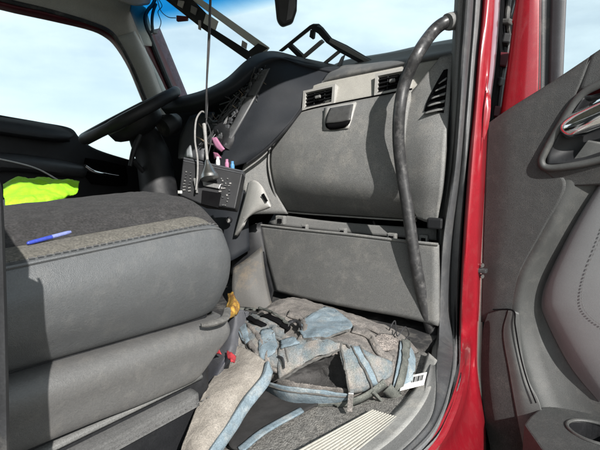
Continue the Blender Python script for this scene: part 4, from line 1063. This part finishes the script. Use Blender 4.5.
webbing('strap_tail', ((384, 384), (393, 393), (402, 398), (412, 400)), 9, 'bag_strap', 'loose webbing tail by the sill', lift=.012)
webbing('thin_strap', ((238, 308), (256, 310), (274, 318), (288, 330)), 2.5, 'bag_strap', None, lift=.014)
webbing('thin_strap', ((252, 346), (260, 358), (262, 372)), 4, 'bag_taupe', None, lift=.014)
webbing('thin_strap', ((286, 330), (296, 326), (304, 334)), 3, 'ink', None, lift=.013)
c = fh(351, 391, .055); dz = fh(349.5, 412, .030) - c
b = NB(); axd = dz.normalized(); sd = axd.cross(ray(350, 400).normalized()).normalized(); nd = axd.cross(sd)
add_box(b, c + dz * .55, (dz.length * .9, .011, .004), (axd, sd, nd)); Q('zip_pull', b, 'bag_taupe', 'taupe cord pull on the zip', smooth=False, bevel=.0015)
b = NB(); add_box(b, c + dz * .05, (.012, .012, .006), (axd, sd, nd)); Q('zip_slider', b, 'steel', smooth=False, bevel=.0015)
b = NB(); c = hit(283, 362, .014); add_tube(b, [hit(281, 358, .014), hit(286, 361, .018), hit(286, 368, .014)], .0022, 6, 14); Q('buckle', b, 'ink')
# padded back panel flopped towards the seat
b = NB()
pr = (((234, 346, .105), (250, 350, .118), (268, 364, .105)), ((214, 376, .090), (238, 377, .100), (263, 378, .090)), ((200, 402, .072), (222, 404, .078), (246, 399, .070)), ((187, 432, .052), (207, 433, .058), (230, 424, .052)), ((180, 452, .034), (196, 454, .042), (214, 447, .038)), ((180, 470, .02), (190, 472, .026), (202, 466, .024)))
add_sheet(b, [[fh(*q) for q in r] for r in pr], 70, 40, wob=.006, ws=11)
PD = Q('back_pad', b, 'bag_beige', 'beige padded back panel folded over beside the seat', thick=.008)
def pedge(k, du): return [fh(r[-1][0] + du, r[-1][1] + du * .5, r[-1][2] + .004) for r in pr]
b = NB(); A = pedge(2, -3); Bq = pedge(2, 5)
add_sheet(b, [[a_, a_.lerp(c_, .5) + V((0, 0, .006)), c_ - V((0, 0, .012))] for a_, c_ in zip(A, Bq)], 40, 8, wob=.0015, ws=60)
Q('pad_binding', b, 'bag_blue', 'pale blue binding along the folded panel', parent=PD, thick=.006)
b = NB(); add_sheet(b, [[fh(u, v, h) for u, v, h in r] for r in (((242, 404, .006), (256, 394, .010), (270, 388, .012)), ((228, 440, .022), (258, 420, .018), (300, 398, .012)), ((240, 450, .028), (275, 424, .026), (318, 404, .020)))], 16, 20, wob=.002, ws=40)
Q('under_bag_shade', b, 'bag_shade', 'dark sheet standing in for the shade under the backpack', thick=.004)  # dark sheet painted as the shadow below the bag
b = NB(); add_sheet(b, [[fh(u, v, h) for u, v, h in r] for r in (((238, 447, .032), (262, 428, .030), (300, 407, .026)), ((243, 451, .032), (268, 431, .030), (304, 411, .026)))], 5, 20)
Q('flap_binding', b, 'bag_blue', thick=.004)

# --- dark jacket, snack wrapper, label, thin cable
b = NB()
add_sheet(b, [[fh(*q) for q in r] for r in (((228, 318, .13), (238, 310, .15), (250, 312, .10)), ((222, 340, .10), (233, 336, .13), (243, 334, .10)), ((212, 358, .09), (226, 356, .125), (238, 352, .10)), ((200, 376, .05), (216, 376, .09), (230, 366, .08)), ((190, 400, .01), (206, 396, .04), (220, 386, .03)))], 36, 26, wob=.006, ws=26)
JK = obj('jacket', b, 'navy_cloth', thick=.006)
tag(JK, 'dark navy jacket with red lining wedged between seat and backpack', 'jacket')
b = NB(); add_sheet(b, [[fh(*q) for q in r] for r in (((227, 350, .135), (232, 352, .14), (236, 356, .13)), ((227, 357, .135), (231, 361, .14), (235, 363, .13)))], 8, 8, wob=.004, ws=60)
Q('lining', b, 'red_cloth', 'red lining showing on the jacket', parent=JK, thick=.003)
b = NB(); add_sheet(b, [[fh(*q) for q in r] for r in (((212, 342, .125), (218, 344, .13)), ((214, 352, .125), (221, 354, .13)))], 6, 6, wob=.003, ws=60)
Q('lining', b, 'red_cloth', parent=JK, thick=.003)
b = NB(); add_sheet(b, [[fh(*q) for q in r] for r in (((228, 293, .17), (233, 293, .18), (236, 299, .17)), ((227, 304, .165), (234, 302, .18), (240, 307, .16)), ((223, 311, .155), (230, 312, .17), (238, 313, .155)), ((224, 317, .145), (230, 318, .155), (237, 316, .14)))], 18, 16, wob=.006, ws=60)
tag(obj('snack_wrapper', b, 'wrapper', thick=.0015), 'crumpled yellow and brown snack wrapper in front of the seat', 'wrapper')
b = NB(); add_prism(b, [fh(403, 377, .040), fh(427, 372, .044), fh(424, 384, .046), fh(400, 390, .042)], V((0, 0, -.002)))
LB = obj('paper_label', b, 'paper', smooth=False)
tag(LB, 'white paper label with a barcode on the floor by the sill', 'label')
for i in range(8):
    s = .42 + i * .06
    A_, B_, C_, D_ = [fh(*q) for q in ((403, 377, .0412), (427, 372, .0452), (424, 384, .0472), (400, 390, .0432))]
    f = lambda a, t: A_.lerp(B_, a).lerp(D_.lerp(C_, a), t)
    wv = (.02, .035, .015)[i % 3]
    b = NB(); add_prism(b, [f(s, .18), f(s + wv, .18), f(s + wv, .62), f(s, .62)], V((0, 0, -.0006))); Q('barcode_bar', b, 'ink', parent=LB, smooth=False)
b = NB(); add_tube(b, [fh(388, 334, .10), fh(391, 326, .13), fh(395, 321, .13), fh(396, 331, .12), fh(398, 336, .12), fh(405, 327, .13), fh(409, 334, .10), fh(404, 341, .08)], .0016, 6, 50)
tag(obj('thin_cable', b, 'wire_dark'), 'thin dark cable looping up behind the backpack', 'cable')

# --- on the seats
b = NB()
vr = ((( 4, 184, .36), (20, 180, .38), (40, 177.5, .38), (60, 178.5, .38), (79, 182, .36)), ((3, 191, .26), (20, 186, .25), (40, 185, .26), (60, 186, .26), (78.5, 187, .28)), ((4, 200, .15), (20, 198, .13), (38, 197, .13), (58, 194, .15), (77, 192.5, .22)), ((5, 208, .12), (20, 208, .10), (36, 208, .10), (54, 204, .12), (68, 196, .2)))
add_sheet(b, [[at(u, v, Y=y) for u, v, y in r] for r in vr], 70, 90, wob=.018, ws=11)
tag(obj('safety_vest', b, 'lime', thick=.004), 'crumpled lime high visibility vest on the driver seat', 'vest')
b = NB(); pa, pb = at(27, 246.5, Y=-.805) + V((0, 0, .004)), at(71, 236, Y=-.80) + V((0, 0, .006))
add_tube(b, [pa, pa.lerp(pb, .08), pa.lerp(pb, .55)], [.0012, .0028, .0030], 10, 12)
PN = obj('pen', b, 'pen_blue'); tag(PN, 'thin blue pen lying on the passenger seat', 'pen')
b = NB(); add_tube(b, [pa.lerp(pb, .52), pa.lerp(pb, .9), pb], [.0029, .0029, .0020], 10, 8); Q('pen_barrel', b, 'pen_pale', parent=PN)

# --- control module hanging in front of the centre stack
mc = at(210, 186, Y=-.33); mn = V((-.80, -.52, .30)).normalized()
def mp_(u, v, o=0): return at(u, v, pl=(mc + mn * o, mn))
CMD = thing('control_module', 'black electronic module hanging unplugged in front of the centre stack', 'module', mc)
def K(name, bm, mt, **k): return obj(name, bm, mt, k.pop('parent', CMD), **k)
b = NB(); add_prism(b, [mp_(183, 158), mp_(243, 171.5), mp_(235, 209), mp_(222, 207), mp_(203, 205), mp_(179, 195)], -mn * .055); K('housing', b, 'black_plastic', smooth=False, bevel=.004)
b = NB(); add_prism(b, [mp_(183.5, 157, -.01), mp_(243.5, 170.5, -.01), mp_(242.5, 174, .003), mp_(183, 161, .003)], -mn * .045); K('top_flange', b, 'driver_grey', smooth=False, bevel=.002)
b = NB(); add_prism(b, [mp_(202, 190, .006), mp_(221, 193, .006), mp_(218, 208, .006), mp_(201, 204, .006)], -mn * .01); K('display', b, 'dark_cavity', smooth=False, bevel=.002)
b = NB(); add_prism(b, [mp_(202, 181, .009), mp_(221, 184, .009), mp_(219, 189, .009), mp_(203, 186, .009)], -mn * .01); K('metal_plate', b, 'steel', smooth=False, bevel=.002)
for i in range(9):
    for j in range(3):
        if random.random() < .25: continue
        u = 222.5 + j * 4.2 - i * .55 + random.uniform(-1.3, 1.3); v = 178.5 + i * 3.1 + j * .9 + random.uniform(-1, 1)
        b = NB(); add_box(b, mp_(u, v, .002), (.006, random.uniform(.003, .009), random.uniform(.0025, .006)), (mn, V((.5, -.8, .1)).normalized(), V((0, .2, 1)).normalized())); K('pin', b, random.choice(['wire_grey', 'trim_grey', 'trim_grey', 'seal_mid']), smooth=False)
for i in range(7):
    for j in range(2):
        u = 186.5 + j * 5 - i * .4 + random.uniform(-.7, .7); v = 172 + i * 3.0 + j
        b = NB(); add_box(b, mp_(u, v, .002), (.006, random.uniform(.003, .010), random.uniform(.0025, .005)), (mn, V((.5, -.8, .1)).normalized(), V((0, .2, 1)).normalized())); K('pin', b, random.choice(['trim_grey', 'seal_mid', 'trim_grey']), smooth=False)
for u, v, mt in ((218, 161, 'white_plastic'), (227, 163.5, 'pink'), (232.5, 165.5, 'blue_plug')):
    b = NB(); p0 = mp_(u, v + 4, -.025); add_tube(b, [p0, p0 + V((0, 0, .016)), p0 + V((0, 0, .018)), p0 + V((0, 0, .028))], [.007, .007, .005, .005], 12, 8); K('plug', b, mt)
b = NB(); add_box(b, mp_(196, 186, .008), (.012, .008, .05), (mn, V((.5, -.8, .1)).normalized(), V((0, .2, 1)).normalized())); K('latch', b, 'trim_grey', smooth=False, bevel=.002)
b = NB(); add_box(b, mp_(180, 192, .002), (.008, .012, .009)); K('tab', b, 'white_plastic', smooth=False)
# --- cable with a cone shaped suction foot hanging from the header
HC = thing('hanging_cable', 'grey twin cable with a cone foot hanging down in front of the windscreen', 'cable', mp_(209, 178, .03))
def Hh(name, bm, mt, **k): return obj(name, bm, mt, HC, **k)
hy = lambda u, v: at(u, v, pl=(mc + mn * .035, mn))
up0 = lambda u, v: at(u, v, X=mc.x)
b = NB(); add_tube(b, [up0(214, -150), up0(211, -60), up0(210, 0), up0(208, 50), up0(206.5, 90), hy(206, 118)], .0030, 6, 60); Hh('cable', b, 'wire_dark')
b = NB(); add_tube(b, [up0(217, -150), up0(212.5, -60), up0(211, 0), up0(209.5, 45), up0(207, 85), hy(207.5, 105), hy(206, 125)], .0022, 6, 60); Hh('cable', b, 'wire_dark')
b = NB(); add_tube(b, [hy(206, 113), hy(201, 112), hy(196, 121), hy(195, 140), hy(197.5, 158), hy(197.5, 175), hy(196, 190)], .0030, 8, 50); Hh('cable', b, 'wire_grey')
b = NB(); add_tube(b, [hy(206, 120), hy(210, 130), hy(211, 142), hy(208, 155)], .0018, 6, 30); Hh('cable', b, 'wire_dark')
b = NB(); add_tube(b, [hy(203.5, 124), hy(204.5, 127), hy(206, 145), hy(207.5, 162)], [.0055, .0065, .005, .005], 10, 24); Hh('stem', b, 'wire_grey')
b = NB(); add_tube(b, [hy(207, 160), hy(208, 166), hy(209.3, 175), hy(209.8, 178.5)], [.006, .012, .028, .030], 20, 14); Hh('cone_foot', b, 'steel')

# --- loose trim strip leaning from the dash centre to the windscreen header
pA = at(265, 52, Y=-.02); pB = at(130, -25, Y=.60)
tn = (pA - pB).cross(V((0, 0, 1))).normalized()
if tn.dot(CAM - pA) < 0: tn = -tn
def tp(u, v, o=0): return at(u, v, pl=(pA + tn * o, tn))
TS = thing('trim_strip', 'long grey and black trim strip leaning diagonally across the windscreen', 'trim strip', pA)
def S_(name, pts, mt, o=0, th=.015, bv=.003, **k):
    b = NB(); add_prism(b, [tp(u, v, o) for u, v in pts], -tn * th); return obj(name, b, mt, TS, smooth=False, bevel=bv, **k)
S_('outer_rail', ((134, -40), (146, -40), (197, -4), (269, 47), (264, 53), (188, -3)), 'pillar_grey', th=.02)
S_('inner_rail', ((120, -36), (134, -36), (172, -4), (206, 24), (252, 53), (247, 60), (200, 27), (163, -2)), 'black_plastic', .002)
S_('clip_carrier', ((168, -3), (190, -3), (207, 14), (201, 24), (180, 9)), 'black_plastic', .004)
S_('end_bridge', ((247, 52), (258, 43), (268, 48), (252, 59)), 'black_plastic', .003)
for pts, mt in ((((178, 0), (184, 1), (182, 8), (177, 5)), 'bright_grey'), (((191, 5), (197, 8), (195, 15), (190, 12)), 'trim_grey'), (((206, 13), (218, 21), (215, 30), (203, 23)), 'pillar_grey'), (((198, 20), (200.5, 20), (200.5, 30), (198, 29)), 'bright_grey'), (((242, 40), (247, 43), (246, 49), (241, 46)), 'bright_grey')):
    S_('clip', pts, mt, .012, th=.010, bv=.002)
b = NB(); add_prism(b, [tp(176, 15, .01), tp(187, 16, .01), tp(187, 20, .01), tp(176, 21, .01)], -tn * .02); obj('sensor_plug', b, 'dark_red', TS, smooth=False, bevel=.004)
b = NB(); add_tube(b, [tp(176, 18), tp(168, 17), tp(161, 11), tp(158, 2), tp(156, -10)], .002, 6, 30); obj('sensor_lead', b, 'wire_dark', TS)

# --- black bezel frame resting on the dash top against the glass
fn = V((-.90, 0, -.43)).normalized(); f0 = V((1.765, 0, 2.22))
def fp(u, v, o=0): return at(u, v, pl=(f0 + fn * o, fn))
FR = thing('bezel_frame', 'empty black bezel frame standing on the dashboard against the windscreen', 'bezel', fp(330, 66))
def B_(name, pts, mt='dash_dark', o=0, th=.02, bv=.003):
    b = NB(); add_prism(b, [fp(u, v, o) for u, v in pts], -fn * th); return obj(name, b, mt, FR, smooth=False, bevel=bv)
B_('back_rail', ((278, 51), (282, 52), (311, 29), (310, 25)), 'black_plastic')
B_('top_corner', ((308, 28), (311, 24.5), (317, 24.5), (322, 29), (318, 34), (312, 30)))
B_('front_rail', ((316, 26), (321, 28), (330, 39), (345, 46), (374, 63), (366, 67), (340, 53), (326, 43), (318, 34)), o=.012)
B_('rail_lip', ((330, 39), (345, 46), (374, 63), (371, 65), (343, 50), (329, 42)), 'trim_grey', .015, .004, .001)
B_('cross_bar', ((299, 58), (304, 59), (323, 43), (320, 40)), 'trim_grey')
B_('cross_bar', ((321, 64), (325, 65), (341, 52), (338, 50)), 'trim_grey')
B_('hook', ((310, 30), (314, 31), (313, 40), (309, 37)))
B_('lower_rail', ((286, 46), (290, 44), (304, 57), (300, 60)), 'black_plastic')
B_('corner_tab', ((336, 67), (340, 67), (344, 55), (341, 57)), 'column_pale')

# --- dark device hanging from the windscreen header
dc = at(285.5, 4, X=1.52); ddn = V((-.75, -.62, -.1)).normalized()
def dv(u, v, o=0): return at(u, v, pl=(dc + ddn * o, ddn))
HD_ = thing('hanging_mirror', 'small black mirror shaped unit hanging at the top of the windscreen', 'mirror', dc)
b = NB(); add_prism(b, [dv(273.5, -14), dv(294, -16), dv(297.5, -4), dv(297, 10), dv(293, 22), dv(282, 26), dv(277, 20)], -ddn * .05); obj('housing', b, 'black_plastic', HD_, smooth=False, bevel=.012, seg=3)
b = NB(); add_prism(b, [dv(290, -10, .004), dv(295, -8, .004), dv(295.5, 6, .004), dv(291.5, 19, .004), dv(286, 21, .004)], -ddn * .006); obj('face', b, 'driver_grey', HD_, smooth=False, bevel=.002)
b = NB(); add_tube(b, [dv(284, -10, -.02), dv(286, -60, -.03), V((1.66, -.18, 2.80))], .012, 8, 14); obj('stalk', b, 'black_plastic', HD_)

# --- cable loops at the driver side pillar top
b = NB(); add_tube(b, [at(151, 36, Y=.90), at(147, 28, Y=.90), at(145, 18, Y=.90), at(148, 10, Y=.90), at(153, 4, Y=.90), at(157, -6, Y=.90)], .011, 8, 40)
PC = obj('looped_cable', b, 'wire_dark'); tag(PC, 'black cable loop hanging at the top of the driver pillar', 'cable')
b = NB(); add_tube(b, [at(153, 32, Y=.89), at(152, 22, Y=.89), at(153, 12, Y=.89), at(156, 4, Y=.89)], .009, 8, 24); Q('cable_sleeve', b, 'rubber', parent=PC)
b = NB(); add_tube(b, [at(151, 34, Y=.88), at(158, 30, Y=.88), at(161, 22, Y=.88), at(158, 12, Y=.88), at(162, 6, Y=.88), at(158, -2, Y=.88)], .0025, 6, 40); Q('thin_lead', b, 'wire_grey', parent=PC)
b = NB(); add_box(b, at(154, 32, Y=.885), (.03, .03, .02)); Q('cable_clip', b, 'trim_grey', parent=PC, smooth=False, bevel=.004)
b = NB(); add_sheet(b, [[at(118, -6, Y=.78), at(135, -5, Y=.78), at(152, -4, Y=.78)], [at(120, 1, Y=.74), at(136, 4, Y=.72), at(150, 3, Y=.74)], [at(124, 3, Y=.80), at(136, 6, Y=.80), at(148, 5, Y=.80)]], 10, 12)
P('header_console', b, 'bright_grey', 'pale edge of the overhead console', thick=.02)
